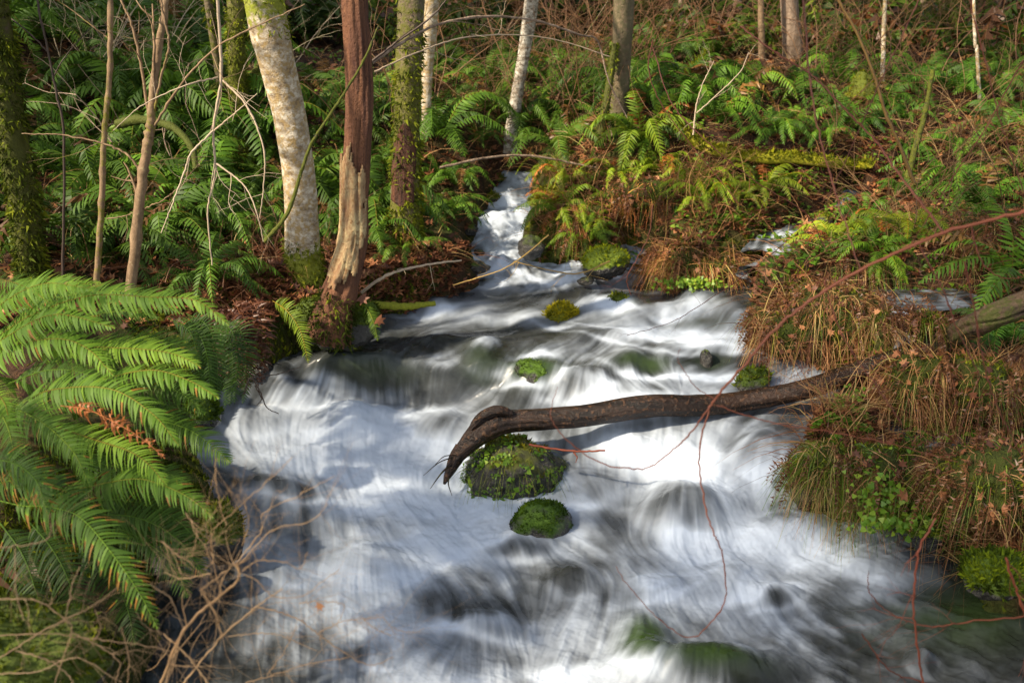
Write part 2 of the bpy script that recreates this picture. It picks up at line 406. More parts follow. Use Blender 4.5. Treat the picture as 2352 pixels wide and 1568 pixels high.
def b_ground(N, out):
    co = N.coords(); n1 = N.noise(co, 2.2, 6, .65); n2 = N.noise(co, 14, 6, .7); n3 = N.noise(co, 45, 4, .7); v = N.attr('var')
    c = N.mix(N.ramp(n2, [(.35, (0, 0, 0)), (.65, (1, 1, 1))]), (.016, .010, .007), (.085, .042, .022))
    c = N.mix(N.ramp(n3, [(.56, (0, 0, 0)), (.7, (1, 1, 1))]), c, (.15, .07, .032))
    mm = N.math('ADD', N.math('MULTIPLY', n1, .8), N.math('MULTIPLY', v, .55))
    c = N.mix(N.ramp(mm, [(.46, (0, 0, 0)), (.66, (1, 1, 1))]), c, N.mix(n3, (.018, .028, .006), (.07, .085, .012)))
    N.pbr(out, c, .85, .2, N.bump(N.math('ADD', n3, n2), 1.0, .03))
M['ground'] = mat('forest_floor', b_ground)

def b_rock(N, out):
    co = N.coords(); n1 = N.noise(co, 7, 8, .7); n2 = N.noise(co, 38, 6, .7); v = N.attr('var')
    c = N.mix(N.ramp(n1, [(.35, (0, 0, 0)), (.7, (1, 1, 1))]), (.012, .012, .013), (.06, .055, .045))
    c = N.mix(N.ramp(n2, [(.62, (0, 0, 0)), (.72, (1, 1, 1))]), c, (.16, .15, .13))
    mm = N.math('ADD', v, N.math('MULTIPLY', N.math('SUBTRACT', n1, .5), .9))
    k = N.ramp(mm, [(.42, (0, 0, 0)), (.58, (1, 1, 1))]); _, oc = N.rnd()
    mc = N.mix(n2, (.02, .035, .004), (.12, .17, .01)); mc = N.mix(1.0, mc, oc, 'MULTIPLY')
    c = N.mix(k, c, mc)
    N.pbr(out, c, N.math('ADD', N.math('MULTIPLY', k, .6), .25), .5, N.bump(N.math('ADD', n1, n2), .9, .02))
M['rock'] = mat('wet_rock', b_rock)

def b_water(N, out):
    fo = N.attr('foam'); gr = N.attr('green'); st = N.attr('streak'); co = N.coords()
    n1 = N.noise(co, 6, 4, .6)
    dk = N.mix(N.ramp(n1, [(.35, (0, 0, 0)), (.65, (1, 1, 1))]), (.013, .015, .016), (.038, .042, .043))
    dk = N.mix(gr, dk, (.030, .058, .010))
    c = N.mix(fo, dk, (.49, .56, .66))
    r = N.math('ADD', N.math('MULTIPLY', fo, .6), .22)
    p = N.pbr(out, c, r, .5)
    p.inputs['IOR'].default_value = 1.33
    N.l(N.bump(st, .12, .012), p.inputs['Normal'])
    p.inputs['Subsurface Weight'].default_value = 0.0
M['water'] = mat('silky_water', b_water)

# ------------------------------------------------------------------ the ground
def sheet(name, xs, ys, zfun, mtl, keep=None, var=None):
    X, Y = np.meshgrid(xs, ys) if xs.ndim == 1 else (xs, ys)
    Z = zfun(X, Y); ny, nx = X.shape
    i = np.arange(ny - 1)[:, None] * nx; j = np.arange(nx - 1)[None]
    f = np.stack([i + j, i + j + 1, i + nx + j + 1, i + nx + j], -1).reshape(-1, 4)
    if keep is not None: f = f[keep.reshape(-1)]
    mb = MB(); mb.add(np.stack([X, Y, Z], -1).reshape(-1, 3), f, var.ravel() if var is not None else .5)
    return mb.build(name, mtl)
NA, NY = 620, 760
yy = 1.1 * (48 / 1.1) ** (np.linspace(0, 1, NY)); aa = np.tan(np.linspace(-.82, .82, NA))
YY = np.repeat(yy[:, None], NA, 1); XX = aa[None] * (YY + .6)
DD = polydist(XX, YY, POLYW)
def gz(X, Y):
    z = ground_exact(X, Y); return z + .022 * fbm(X * 16, Y * 16, 0, 3, 31)
gv = np.clip(.65 - DD * .5, 0, 1) * (.6 + fbm(XX * 2, YY * 2, 0, 3, 8))
ground = sheet('ground', XX, YY, gz, M['ground'], var=gv); tag(ground, 'leaf strewn mossy forest floor rising into a hillside behind the creek', kind='structure')

# ------------------------------------------------------------------ the water
FO = """
 420 55555555665555555555
 460 55555555765555555555
 500 55555556785555555555
 540 55555556785555555555
 570 55555556765555555555
 600 55555557766555555555
 630 55555556677433222222
 660 55555556666333322222
 680 44444434433443322222
 700 33333356355483333322
 730 33333556656666233322
 760 33333343346896333332
 780 33333233334789853322
 800 33333323454357895433
 830 33333354455623655653
 860 33323323343568675322
 890 33354433347575753322
 920 33566533358886544322
 950 33778984357654442222
 980 33778987437766354222
1010 56789997748876634322
1040 66789998657899933322
1080 54589998755899955322
1120 44558999876698997732
1160 43568899955787699532
1200 43556678964578699863
1240 44667789863689998631
1280 44668898764588998652
1320 43688876535788777631
1360 33678856544778846532
1400 22678854466676734441
1440 22567886576656654333
1480 22446765766555533331
1520 22345776546445443432
1560 22235888687543233332
1620 22235888687543233332"""
rows = [l.split() for l in FO.strip().splitlines()]
fy = np.array([float(r[0]) for r in rows]); fg = np.array([[float(ch) for ch in r[1][:20]] for r in rows]); 
fxs = np.arange(400, 2301, 100)
# hand-placed bright and dark patches of the flow (px, py, rx, ry, amount)
PATCH = [(1165, 1172, 50, 10, 3), (1320, 1165, 60, 14, 3), (1145, 1240, 30, 16, 2), (1330, 1225, 30, 24, 2.5), (1180, 890, 50, 9, 3), (1290, 748, 50, 7, 3), (1170, 860, 22, 22, 2), (1030, 1100, 24, 40, 2.5), (1110, 800, 35, 18, 4), (1000, 712, 50, 14, 2.5), (1400, 700, 55, 16, 4), (1530, 708, 28, 22, 3), (1600, 800, 130, 11, 3.5), (1450, 775, 110, 16, 2.5), (1230, 822, 50, 14, 4), (1480, 835, 60, 14, -3),
 (1560, 862, 150, 8, 3), (1340, 880, 45, 20, 1.5), (850, 880, 70, 28, -2.5), (960, 930, 60, 40, -2), (1000, 985, 60, 22, -2.5), (820, 950, 80, 30, 2), (630, 1160, 12, 60, -1.5), (700, 1190, 14, 50, -2), (560, 1110, 70, 18, -2),
 (490, 1080, 40, 20, -2), (560, 1180, 16, 70, 1.5), (1060, 1385, 60, 45, -3), (1040, 1130, 60, 50, .5), (1180, 1265, 70, 22, -3), (1270, 1360, 60, 35, -2), (1500, 1350, 60, 26, 3), (1790, 1385, 40, 26, -3.5), (1730, 1370, 28, 40, 2.5),
 (1820, 1350, 60, 12, 2), (1560, 1190, 75, 45, -2.2), (1680, 1060, 35, 40, -3.5), (1740, 1050, 60, 50, -2), (1490, 970, 90, 35, -1.5), (1560, 1265, 110, 26, 2), (1620, 1550, 110, 30, -2), (1480, 1490, 50, 60, -1.8), (2120, 1530, 30, 20, 2),
 (1640, 830, 22, 20, -3), (1300, 770, 120, 10, -1.5), (1620, 740, 110, 26, -1.5), (1080, 860, 50, 50, -1), (900, 620, 30, 30, 0), (1160, 470, 30, 12, 1.5), (1180, 505, 40, 22, 2.0), (1200, 545, 50, 10, 1.5), (1330, 645, 50, 10, 2), (1090, 605, 20, 10, 2.5),
 (1200, 1340, 26, 26, -1), (1100, 1440, 120, 14, 2.0), (1260, 1545, 90, 22, 2.5), (700, 1460, 60, 30, -1.5), (600, 1500, 80, 30, -1), (560, 1545, 60, 20, -2), (1000, 1530, 30, 30, -1), (2260, 1370, 150, 110, -2.6), (2180, 1270, 90, 40, -1.5), (2100, 1500, 120, 40, -1), (1300, 1000, 30, 30, 0), (900, 1180, 160, 60, 1), (700, 1060, 160, 40, 1), (1000, 1260, 120, 50, 1), (1450, 1060, 120, 40, 1)]
HUMP = [(810, 842, 95, 42, .075), (1110, 812, 48, 36, .06), (1225, 845, 62, 34, .03), (1340, 882, 66, 30, .06), (1450, 835, 60, 24, .03), (1570, 1175, 92, 55, .10), (1620, 1545, 170, 50, .10), (1480, 1480, 60, 70, .05),
        (820, 965, 95, 36, .07), (1030, 990, 90, 40, .05), (1750, 1035, 70, 40, .06), (1430, 690, 46, 16, .03), (1000, 702, 42, 14, .03), (1300, 1335, 60, 32, .04), (1110, 1435, 70, 26, .035), (870, 1290, 90, 40, .04),
        (1510, 1350, 70, 30, .04), (1780, 1370, 60, 26, .035), (1540, 705, 40, 18, .03), (1230, 620, 60, 14, .03), (2110, 1525, 34, 24, .05), (640, 1120, 90, 24, .03), (1180, 500, 46, 14, .04), (1640, 800, 110, 14, .03), (1400, 770, 130, 14, .02)]
FLOW = """1190,430,-.3,1;1180,520,-.1,1;1150,590,.2,1;1100,600,.5,.5;1250,620,1,.4;1340,615,1,.3;1200,650,-.5,.4;1700,690,-1,.3;1650,740,-1,1;1560,740,-1,.6;1500,690,-1,.25;1300,760,-1,.2;1400,760,-1,.25;1200,720,-1,.1;1100,700,-.8,-.15;1020,700,-.8,.2;950,740,-1,.4;1050,760,-1,.25;900,780,-.9,.6;
1000,820,-.9,.5;1450,800,-.9,.25;1600,800,-1,.15;1700,820,-1,.2;1750,840,-1,.3;700,850,-.6,1;620,900,-.6,1;560,960,-.3,.7;500,1000,1,.3;600,980,.3,1;450,1060,1,.15;450,1110,.9,.5;500,1170,.2,1;600,1170,.3,1;700,1170,.15,1;
800,1100,.2,1;800,1000,0,1;1000,880,-.15,1;950,920,0,1;880,900,.1,1;800,880,0,1;740,880,-.3,1;1000,980,-1,.7;930,1000,-.5,.8;1010,1060,-.7,1;900,1100,.3,1;900,1200,.6,1;1000,1180,.8,.8;1100,1180,-1,.12;1050,1250,.8,.7;
1000,1330,.5,1;900,1400,.15,1;800,1400,0,1;700,1400,-.1,1;600,1350,-.1,1;500,1400,-.3,1;1100,1320,.8,.8;1150,1380,.5,1;1000,1480,-.8,.8;1100,1500,0,1;1200,1500,.4,1;1300,1420,-.6,1;1250,1500,-.5,1;1400,1450,0,1;
1500,1400,.3,1;1600,1450,.6,.8;1700,1380,.8,.9;1800,1280,1,.6;1900,1350,1,.6;2000,1300,1,.35;2000,1450,1,.55;2100,1500,1,.4;2200,1400,1,.3;1900,1500,1,.6;1750,1500,.8,.6;1500,1540,-.8,.7;1620,1520,-.1,.5;
1400,1200,.7,.7;1500,1280,.8,.6;1350,1250,.8,.5;1300,1180,1,.2;1570,1180,0,1;1490,1190,-.6,1;1650,1190,.5,1;1750,1180,.3,1;1800,1220,.6,.7;1900,1230,1,.3;1400,1060,0,1;1500,1000,-.1,1;1600,1020,-.1,1;
1700,1050,-.6,.8;1800,1000,-.9,.5;1750,1090,-.2,1;1820,1080,-.3,1;1900,900,-1,.3;1650,880,-.8,.3;1500,880,.8,.5;1380,900,.2,1;1450,900,.7,.7;1300,900,-.6,.8;1230,900,-.5,1;1150,900,-.5,.9;1100,930,-.9,.6"""
FLOW = np.array([[float(a) for a in s.split(',')] for s in FLOW.replace('\n', '').split(';')])
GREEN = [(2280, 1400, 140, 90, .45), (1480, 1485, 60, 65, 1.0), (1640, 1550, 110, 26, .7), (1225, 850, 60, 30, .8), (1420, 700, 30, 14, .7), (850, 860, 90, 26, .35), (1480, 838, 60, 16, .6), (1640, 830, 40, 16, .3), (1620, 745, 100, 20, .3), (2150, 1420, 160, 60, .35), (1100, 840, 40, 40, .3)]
SX = 2.3; SY = 2.15
wpx = np.arange(296, 2424, SX); wpy = np.arange(394, 1646, SY)
PXg, PYg = np.meshgrid(wpx, wpy); Hh, Ww = PXg.shape
def bil(A, xs, ys, X, Y):
    i = np.clip(np.interp(X, xs, np.arange(len(xs))), 0, len(xs) - 1.001); j = np.clip(np.interp(Y, ys, np.arange(len(ys))), 0, len(ys) - 1.001)
    a = i.astype(int); b = j.astype(int); f = smooth(i - a) * .5 + (i - a) * .5; g = smooth(j - b) * .5 + (j - b) * .5
    return (A[b, a] * (1 - f) + A[b, a + 1] * f) * (1 - g) + (A[b + 1, a] * (1 - f) + A[b + 1, a + 1] * f) * g
wpn = 26 * fbm(PXg / 90, PYg / 55, 0, 3, 41); wpm = 20 * fbm(PXg / 90, PYg / 55, 5, 3, 43)
foam0 = bil(fg, fxs, fy, PXg + wpn * 1.6, PYg + wpm)
for a, b, rx, ry, k in PATCH: foam0 = foam0 + k * np.exp(-((PXg + wpn - a) / rx) ** 2 - ((PYg + wpm * .6 - b) / ry) ** 2)
small = [(a, b, rx, ry) for a, b, rx, ry, h in HUMP]
rb = np.random.default_rng(12); BOUL = []
while len(BOUL) < 20:
    a = rb.uniform(420, 2150); b = rb.uniform(560, 1560)
    if not inside(np.array([a]), np.array([b]), np.array(POLYD, float))[0]: continue
    rx = rb.uniform(24, 70) * (b / 1000) ** 1.1
    if any(abs(a - c[0]) < (rx + c[2]) * .8 and abs(b - c[1]) < (rx + c[2]) * .5 for c in small): continue
    BOUL.append((a, b, rx, rx * rb.uniform(.38, .6))); small.append(BOUL[-1])
for a, b, rx, ry in BOUL: HUMP.append((a, b, rx, ry, rx / F * (CAMZ / slope(b)) * .26))
for a, b, rx, ry in small:
    X = (PXg + wpn * 1.1 - a) / rx; Y = (PYg + wpm * .9 - b + .25 * (PXg - a) * math.sin(a)) / ry; wk_ = 1.0 if (a, b, rx, ry) not in BOUL else .62
    foam0 = foam0 - wk_ * (1.15 - .09 * foam0) * 2.1 * np.exp(-X ** 2 * 1.1 - ((Y + .1) / .75) ** 2) + wk_ * 2.2 * np.exp(-(X / 1.25) ** 2 - ((Y - 1.25 + .35 * X ** 2) / .36) ** 2) + wk_ * 1.1 * np.exp(-(X / 1.1) ** 4 - ((Y + .95 - .4 * X ** 2) / .22) ** 2)
rg_ = smooth((680 - PYg) / 60)
foam0 = foam0 + rg_ * (9 * fbm(PXg / 20, PYg / 9, 4, 3, 91) + .9)
foam0 /= 9.0
ub = np.zeros_like(PXg); vb = np.zeros_like(PXg); wb = np.zeros_like(PXg)
for a, b, dx, dy in FLOW:
    l = math.hypot(dx, dy); k = 1 / (((PXg - a) ** 2 + ((PYg - b) * 1.3) ** 2 + 300) ** 1.7)
    ub += k * dx / l; vb += k * dy / l; wb += k
ub /= wb; vb /= wb
for a, b, rx, ry, h in HUMP[:25]:
    X = (PXg - a) / rx; Y = (PYg - b) / ry; k = .75 * np.exp(-(X ** 2 + Y ** 2) / 1.6)
    ub += k * X * .9; vb += k * np.maximum(Y + .35, 0)
ang = .45 * fbm(PXg / 130, PYg / 80, 9, 3, 55)
ub, vb = ub * np.cos(ang) - vb * np.sin(ang) * .8, vb * np.cos(ang) + ub * np.sin(ang) * .8
l = np.hypot(ub, vb) + 1e-6; ub /= l; vb /= l
def lic(noise, steps, h):
    acc = noise.copy(); wsum = 1.0
    II, JJ = np.meshgrid(np.arange(Ww, dtype=float), np.arange(Hh, dtype=float))
    for sgn in (1, -1):
        x = II.copy(); y = JJ.copy()
        for s_ in range(steps):
            a = np.clip(x + .5, 0, Ww - 1).astype(int); b = np.clip(y + .5, 0, Hh - 1).astype(int)
            x += sgn * h * ub[b, a]; y += sgn * h * vb[b, a]
            xi = np.clip(x, 0, Ww - 1.001); yi = np.clip(y, 0, Hh - 1.001); i0 = xi.astype(int); j0 = yi.astype(int); f = xi - i0; g = yi - j0
            wt = .5 + .5 * math.cos(math.pi * (s_ + 1) / (steps + 1))
            acc += wt * ((noise[j0, i0] * (1 - f) + noise[j0, i0 + 1] * f) * (1 - g) + (noise[j0 + 1, i0] * (1 - f) + noise[j0 + 1, i0 + 1] * f) * g); wsum += wt
    return acc / wsum
def eq(a): a = a - a.mean(); return a / (a.std() + 1e-9)
def blur(a, s):
    fx_ = np.fft.fftfreq(Ww)[None]; fy_ = np.fft.fftfreq(Hh)[:, None]
    return np.real(np.fft.ifft2(np.fft.fft2(a) * np.exp(-2 * (np.pi * s) ** 2 * (fx_ ** 2 + fy_ ** 2))))
N1 = RNG.random((Hh, Ww)); 
L1 = eq(lic(blur(N1, .8), 16, 1.0)); L2 = eq(lic(eq(blur(RNG.random((Hh, Ww)), 2.4)), 20, 1.5)); L3 = eq(lic(eq(blur(RNG.random((Hh, Ww)), 6)), 16, 2.2))
depthfade = np.clip((PYg - 560) / 500, .35, 1)
L4 = eq(lic(eq(blur(RNG.random((Hh, Ww)), 3.2)), 5, 1.6)); L5 = eq(lic(eq(blur(RNG.random((Hh, Ww)), 9)), 5, 3.0))
streak = (.16 + .22 * smooth((980 - PYg) / 120)) * L1 + .46 * L2 + .40 * L3 + .30 * L4 + .24 * L5
mid = 4 * np.clip(foam0, .02, .98) * (1 - np.clip(foam0, .02, .98))
mdw = smooth((PYg - 630) / 30) * smooth((930 - PYg) / 60)
foam0 = foam0 + mdw * ((foam0 - .5) * .38 - .06)
foam0 = foam0 + .22 * fbm(PXg / 48, PYg / 26, 6, 4, 63) * (1 - .4 * mdw)
foam = foam0 + (.006 + .115 * mid * (1 - .62 * smooth((foam0 - .52) / .3))) * streak
foam = np.clip((foam - .02) / .93, 0, 1) ** 2.35
# world positions
Yg = np.zeros_like(PXg); Zg = np.zeros_like(PXg); Ys = np.linspace(2.3, 9.5, 1800)
for j in range(Ww):
    z = Wpx(np.full(Ys.shape, wpx[j]), Ys); py_ = 784 - F * ((Ys * sp + (z - CAMZ) * cp) / (Ys * cp - (z - CAMZ) * sp)); py_ = np.minimum.accumulate(py_ - np.arange(len(Ys)) * 1e-5)
    Yg[:, j] = np.interp(-wpy, -py_, Ys); Zg[:, j] = np.interp(Yg[:, j], Ys, z)
Xg = (PXg - 1176) / F * (Yg * cp + (CAMZ - Zg) * sp)
HZ = 0
for a, b, rx, ry, h in HUMP: HZ = HZ + h * np.exp(-(((PXg - a) / rx) ** 2 + ((PYg - b) / ry) ** 2) ** 1.3)
rough_ = np.clip((Yg - 2.4) / 3, .35, 1)
Zg = Zg + HZ + .0012 * L2 + .0004 * L1 + .0035 * np.clip(L3, -2, 2) * rough_ + .030 * fbm(PXg / 60, PYg / 34, 3, 4, 77) + .010 * np.clip(L5, -2, 2) * rough_ + rg_ * .05 * fbm(PXg / 24, PYg / 12, 7, 3, 78)
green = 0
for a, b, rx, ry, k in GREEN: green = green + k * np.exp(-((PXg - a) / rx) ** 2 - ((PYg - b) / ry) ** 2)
PD = np.array(POLYD, float)
ins = inside(PXg, PYg, PD) | (polydist(PXg, PYg, PD) < 26 * np.clip(PYg / 900, .6, 1.3))
kf = ins[:-1, :-1] & ins[1:, 1:]
i = np.arange(Hh - 1)[:, None] * Ww; j = np.arange(Ww - 1)[None]
f = np.stack([i + j, i + Ww + j, i + Ww + j + 1, i + j + 1], -1).reshape(-1, 4)[kf.ravel()]
used = np.zeros(Hh * Ww, bool); used[f.ravel()] = True; remap = np.cumsum(used) - 1
mb = MB(); mb.add(np.stack([Xg, Yg, Zg], -1).reshape(-1, 3)[used], remap[f])
water = mb.build('water', M['water'], attrs={'foam': foam.ravel()[used], 'green': np.clip(green, 0, 1).ravel()[used], 'streak': (streak * .25 + .5).ravel()[used]})
tag(water, 'white foaming creek tumbling over rocks toward the viewer', kind='structure')

# side channels as draped strips of their own
for n, pth in SIDE:
    P = np.array([list(zpt(a, b, z)) + [hw] for a, b, z, hw in pth]); Q = catmull(P, 16)
    c = Q[:, :3].copy(); hw = Q[:, 3] * (1 + .9 * fbm(np.arange(len(Q)) * .12, 3.3, len(n), 2, 14)); c[:, 0] += .03 * fbm(np.arange(len(Q)) * .1, 1.1, len(n), 2, 15); T = nrm(np.gradient(c[:, :2], axis=0)); Sd = np.stack([T[:, 1], -T[:, 0]], 1)
    if n == 'side_fall': Sd = np.tile([1.0, 0], (len(c), 1))
    m_ = 25; u = np.linspace(-1, 1, m_); hw = hw + (.035 if n == 'side_fall' else .07)
    X = c[:, 0][:, None] + Sd[:, 0][:, None] * u * hw[:, None]; Y = c[:, 1][:, None] + Sd[:, 1][:, None] * u * hw[:, None]
    arc = np.cumsum(np.r_[0, np.linalg.norm(np.diff(c, axis=0), axis=1)])[:, None]
    uw = u[None] * hw[:, None]
    stn = fbm(uw * 60, arc * 5, 0, 3, 5) * 2
    if n == 'side_fall': stn = fbm(uw * 150, arc * 3, 0, 3, 5) * 3.2
    Z = c[:, 2][:, None] + .02 * (1 - u[None] ** 2) - .02 + .010 * fbm(uw * 12, arc * 5, 0, 3, 6) * 2 + (.07 * fbm(uw * 11, arc * 11, 2, 3, 9) if n in ('side_cascade', 'side_rill') else 0)
    base = {'side_pool': .36, 'side_fall': .62, 'side_cascade': .42, 'back_eddy': .12, 'side_rill': .5}[n]
    fo = np.clip(base * 1.1 + .35 * stn + 1.3 * fbm(uw * 9, arc * 12, 1, 3, 12), 0, 1) ** 2.2
    ny, nx = X.shape; i = np.arange(ny - 1)[:, None] * nx; j = np.arange(nx - 1)[None]
    f = np.stack([i + j, i + j + 1, i + nx + j + 1, i + nx + j], -1).reshape(-1, 4)
    mb = MB(); mb.add(np.stack([X, Y, Z], -1).reshape(-1, 3), f)
    o = mb.build('water', M['water'], attrs={'foam': fo, 'green': fo * 0, 'streak': .5 + stn * .3}); tag(o, kind='structure')

# ------------------------------------------------------------------ plants: frond, clumps
def frond(mb, P, N0, Lmax, pairs, segs=3, c0=.5, cv=.12, brown=0.0, droop=.35, sick=.18, wfac=.8, rach=.0022, m=0, mr=0, curl=0.0, start=.10, rng=None, taper=.6):
    rng = rng or RNG
    Q = catmull(P, 10); s = np.r_[0, np.cumsum(np.linalg.norm(np.diff(Q, axis=0), axis=1))]; L = s[-1]; s = s / L
    t = np.linspace(start, .995, pairs)
    C = np.stack([np.interp(t, s, Q[:, k]) for k in range(3)], 1)
    Tq = nrm(np.gradient(Q, axis=0)); T = nrm(np.stack([np.interp(t, s, Tq[:, k]) for k in range(3)], 1))
    N0 = np.asarray(N0, float); N0 = np.broadcast_to(N0, C.shape)
    Nn = nrm(N0 - (N0 * T).sum(1, keepdims=True) * T); Sd = np.cross(T, Nn)
    prof = np.minimum(1, ((t - start) / .18 + .35)) ** .8 * (1 - ((t - start) / (1 - start)) ** 2.2) ** taper
    prof = np.maximum(prof, .05)
    wd = L * (t[1] - t[0]) * wfac
    k = np.linspace(0, 1, segs + 1)
    wk = np.sqrt(np.maximum(1 - k ** 1.6, 0)) * np.where(k == 0, .75, 1) ; wk[-1] = .04
    for sg in (1, -1):
        jl = Lmax * prof * (1 + rng.normal(0, .10, pairs)) * np.where(rng.random(pairs) < .04, rng.uniform(.2, .7, pairs), 1)
        A = np.radians(12 + 30 * t ** 2 + rng.normal(0, 4, pairs))
        D = nrm(Sd * sg * np.cos(A)[:, None] + T * np.sin(A)[:, None])
        dr = (droop + rng.normal(0, .08, pairs))[:, None, None]
        cu = curl * rng.normal(.4, 1, pairs)[:, None, None]
        ctr = C[:, None] + D[:, None] * (jl[:, None] * k)[..., None] * (1 - .2 * np.abs(dr)) - Nn[:, None] * (jl[:, None] * k ** 2)[..., None] * dr + T[:, None] * (jl[:, None] * k ** 2)[..., None] * sick \
            + (Nn[:, None] * np.sin(k * 5)[None, :, None] + T[:, None] * np.cos(k * 4)[None, :, None] - T[:, None]) * (jl[:, None, None]) * .35 * cu
        tw = rng.normal(0, .25 + curl, pairs)[:, None]
        Wv = nrm(T * np.cos(tw) + Nn * np.sin(tw))
        a = ctr + Wv[:, None] * (wk * wd * .5)[None, :, None]; b = ctr - Wv[:, None] * (wk * wd * .5)[None, :, None]
        V = np.stack([a, b], 2).reshape(-1, 3); st = 2 * (segs + 1)
        i = (np.arange(pairs) * st)[:, None]; q = np.arange(segs)[None] * 2
        f = np.stack([i + q, i + q + 1, i + q + 3, i + q + 2], -1).reshape(-1, 4)
        if sg < 0: f = f[:, ::-1]
        cc = np.clip(c0 + rng.normal(0, cv, pairs), .02, .9)
        cc = np.repeat(cc, st).reshape(pairs, segs + 1, 2) 
        if brown > 0:
            bm = (rng.random(pairs) < brown); kk = rng.uniform(.2, .8, pairs)
            cc = np.where(bm[:, None, None] & (k[None, :, None] > kk[:, None, None]), .985, cc)
        mb.add(V, f, cc.ravel(), m)
    tube(mb, Q, np.linspace(rach, rach * .35, len(Q)), 3, min(.95, c0 + .35), mr, cap=False)

def arch(base, az, L, rise, hang, twist=0):
    h = np.array([math.cos(az), math.sin(az), 0]); z = np.array([0, 0, 1.0])
    return np.array([base + h * L * a + z * L * b for a, b in ((0, 0), (.22, rise * .75), (.55, rise), (.85, rise * .72 - hang * .4), (1.02, rise * .45 - hang))])
def clump_mesh(mb, n, L, pairs, segs, rng, c0=.5, spread=1.0, dead=.1, upright=0.0):
    for i in range(n):
        az = 2 * math.pi * i / n * spread + rng.normal(0, .25); up = rng.uniform(0, 1)
        l = L * rng.uniform(.7, 1.1); rise = rng.uniform(.25, .62) + upright; hang = rng.uniform(.0, .3) * (1 - up)
        P = arch(np.array([0, 0, 0]) + np.array([math.cos(az), math.sin(az), 0]) * .03, az, l, rise, hang)
        P[1:] += rng.normal(0, .02, (4, 3)) * l
        N0 = np.array([math.cos(az) * .2, math.sin(az) * .2, 1.0]) + rng.normal(0, .2, 3)
        d = rng.random() < dead
        frond(mb, P, N0, .105 * L / .6, pairs, segs, c0 + rng.normal(0, .13), .05, m=1 if d else 0, mr=1 if d else 0, wfac=.85 if pairs > 24 else 1.0, curl=.4 if d else 0, droop=.35 + .3 * rng.random(), rng=rng, rach=.003)
FERNP = []
r_ = np.random.default_rng(3)
for k in range(6):
    mb = MB(); clump_mesh(mb, [15, 12, 17, 13, 10, 14][k], .55, 26, 2, r_, c0=.5, dead=.09, upright=[0, .1, 0, .2, .05, 0][k])
    FERNP.append(mb)
FERNMESH = []
def fern_proto(k):
    o = FERNP[k].build('sword_fern', [M['fern'], M['fernbrown']]); return o
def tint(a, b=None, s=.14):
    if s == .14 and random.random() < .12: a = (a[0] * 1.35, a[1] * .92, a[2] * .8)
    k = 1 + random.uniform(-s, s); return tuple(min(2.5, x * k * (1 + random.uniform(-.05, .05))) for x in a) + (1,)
protos = [fern_proto(k) for k in range(6)]; used_p = [False] * 6
NF = [0]
def put_fern(p, sc, label, group, col, name='sword_fern', sink=.03, tiltn=.35):
    k = random.randrange(6); o = protos[k]
    if used_p[k]:
        o = protos[k].copy(); COL.objects.link(o)
    used_p[k] = True
    n = gnormal(p[0], p[1]); q = Vector((n[0] * tiltn, n[1] * tiltn, 1)).to_track_quat('Z', 'Y')
    o.rotation_mode = 'QUATERNION'; from mathutils import Quaternion
    o.rotation_quaternion = q @ Quaternion((0, 0, 1), random.uniform(0, 6.28)); o.location = (p[0], p[1], p[2] - sink); s2 = sc * random.uniform(.85, 1.15); o.scale = (s2, s2, s2 * random.uniform(.85, 1.1)); o.color = col
    tag(o, label, 'fern', group); NF[0] += 1
    return o
DARKG = (.82, .98, .68); MIDG = (.85, .98, .66); LITG = (2.1, 1.65, .7)  # fern tints by area; LITG has sunlight put into the colour
def region(n, x0, y0, x1, y1, sc, label, group, col, mind=0, test=None):
    c = 0; tries = 0; pts = []
    while c < n and tries < n * 30:
        tries += 1; px = random.uniform(x0, x1); py = random.uniform(y0, y1)
        if test and not test(px, py): continue
        p = onground(px, py)
        if p is None: continue
        if polydist(p[0], p[1], POLYW) < .10 or inside(p[0], p[1], POLYW) or incarve(p[0], p[1]) or blocks_trunk(px, py): continue
        if mind and any(math.hypot(p[0] - q[0], p[1] - q[1]) < mind for q in pts): continue
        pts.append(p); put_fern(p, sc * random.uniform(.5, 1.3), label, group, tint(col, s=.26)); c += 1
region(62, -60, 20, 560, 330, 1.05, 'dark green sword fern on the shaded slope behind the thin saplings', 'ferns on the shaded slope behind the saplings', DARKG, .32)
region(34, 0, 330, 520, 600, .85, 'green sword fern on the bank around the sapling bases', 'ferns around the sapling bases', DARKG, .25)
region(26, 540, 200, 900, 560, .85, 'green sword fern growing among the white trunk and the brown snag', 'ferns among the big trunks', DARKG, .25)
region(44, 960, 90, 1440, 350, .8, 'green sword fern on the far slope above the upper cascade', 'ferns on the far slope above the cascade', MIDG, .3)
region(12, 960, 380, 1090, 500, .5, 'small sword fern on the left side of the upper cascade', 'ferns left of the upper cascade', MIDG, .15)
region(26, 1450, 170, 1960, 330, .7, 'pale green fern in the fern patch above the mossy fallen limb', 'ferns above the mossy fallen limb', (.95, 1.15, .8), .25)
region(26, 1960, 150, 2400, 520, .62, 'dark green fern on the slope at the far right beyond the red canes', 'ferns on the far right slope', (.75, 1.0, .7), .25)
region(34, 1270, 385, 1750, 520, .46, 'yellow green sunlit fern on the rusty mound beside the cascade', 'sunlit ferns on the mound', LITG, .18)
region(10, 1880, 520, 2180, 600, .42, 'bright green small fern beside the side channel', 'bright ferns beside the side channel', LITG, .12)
region(12, 1400, 60, 2352, 150, .9, 'distant fern under the far grey trunks', 'distant ferns under the far trunks', (.8, .95, .7), .4)
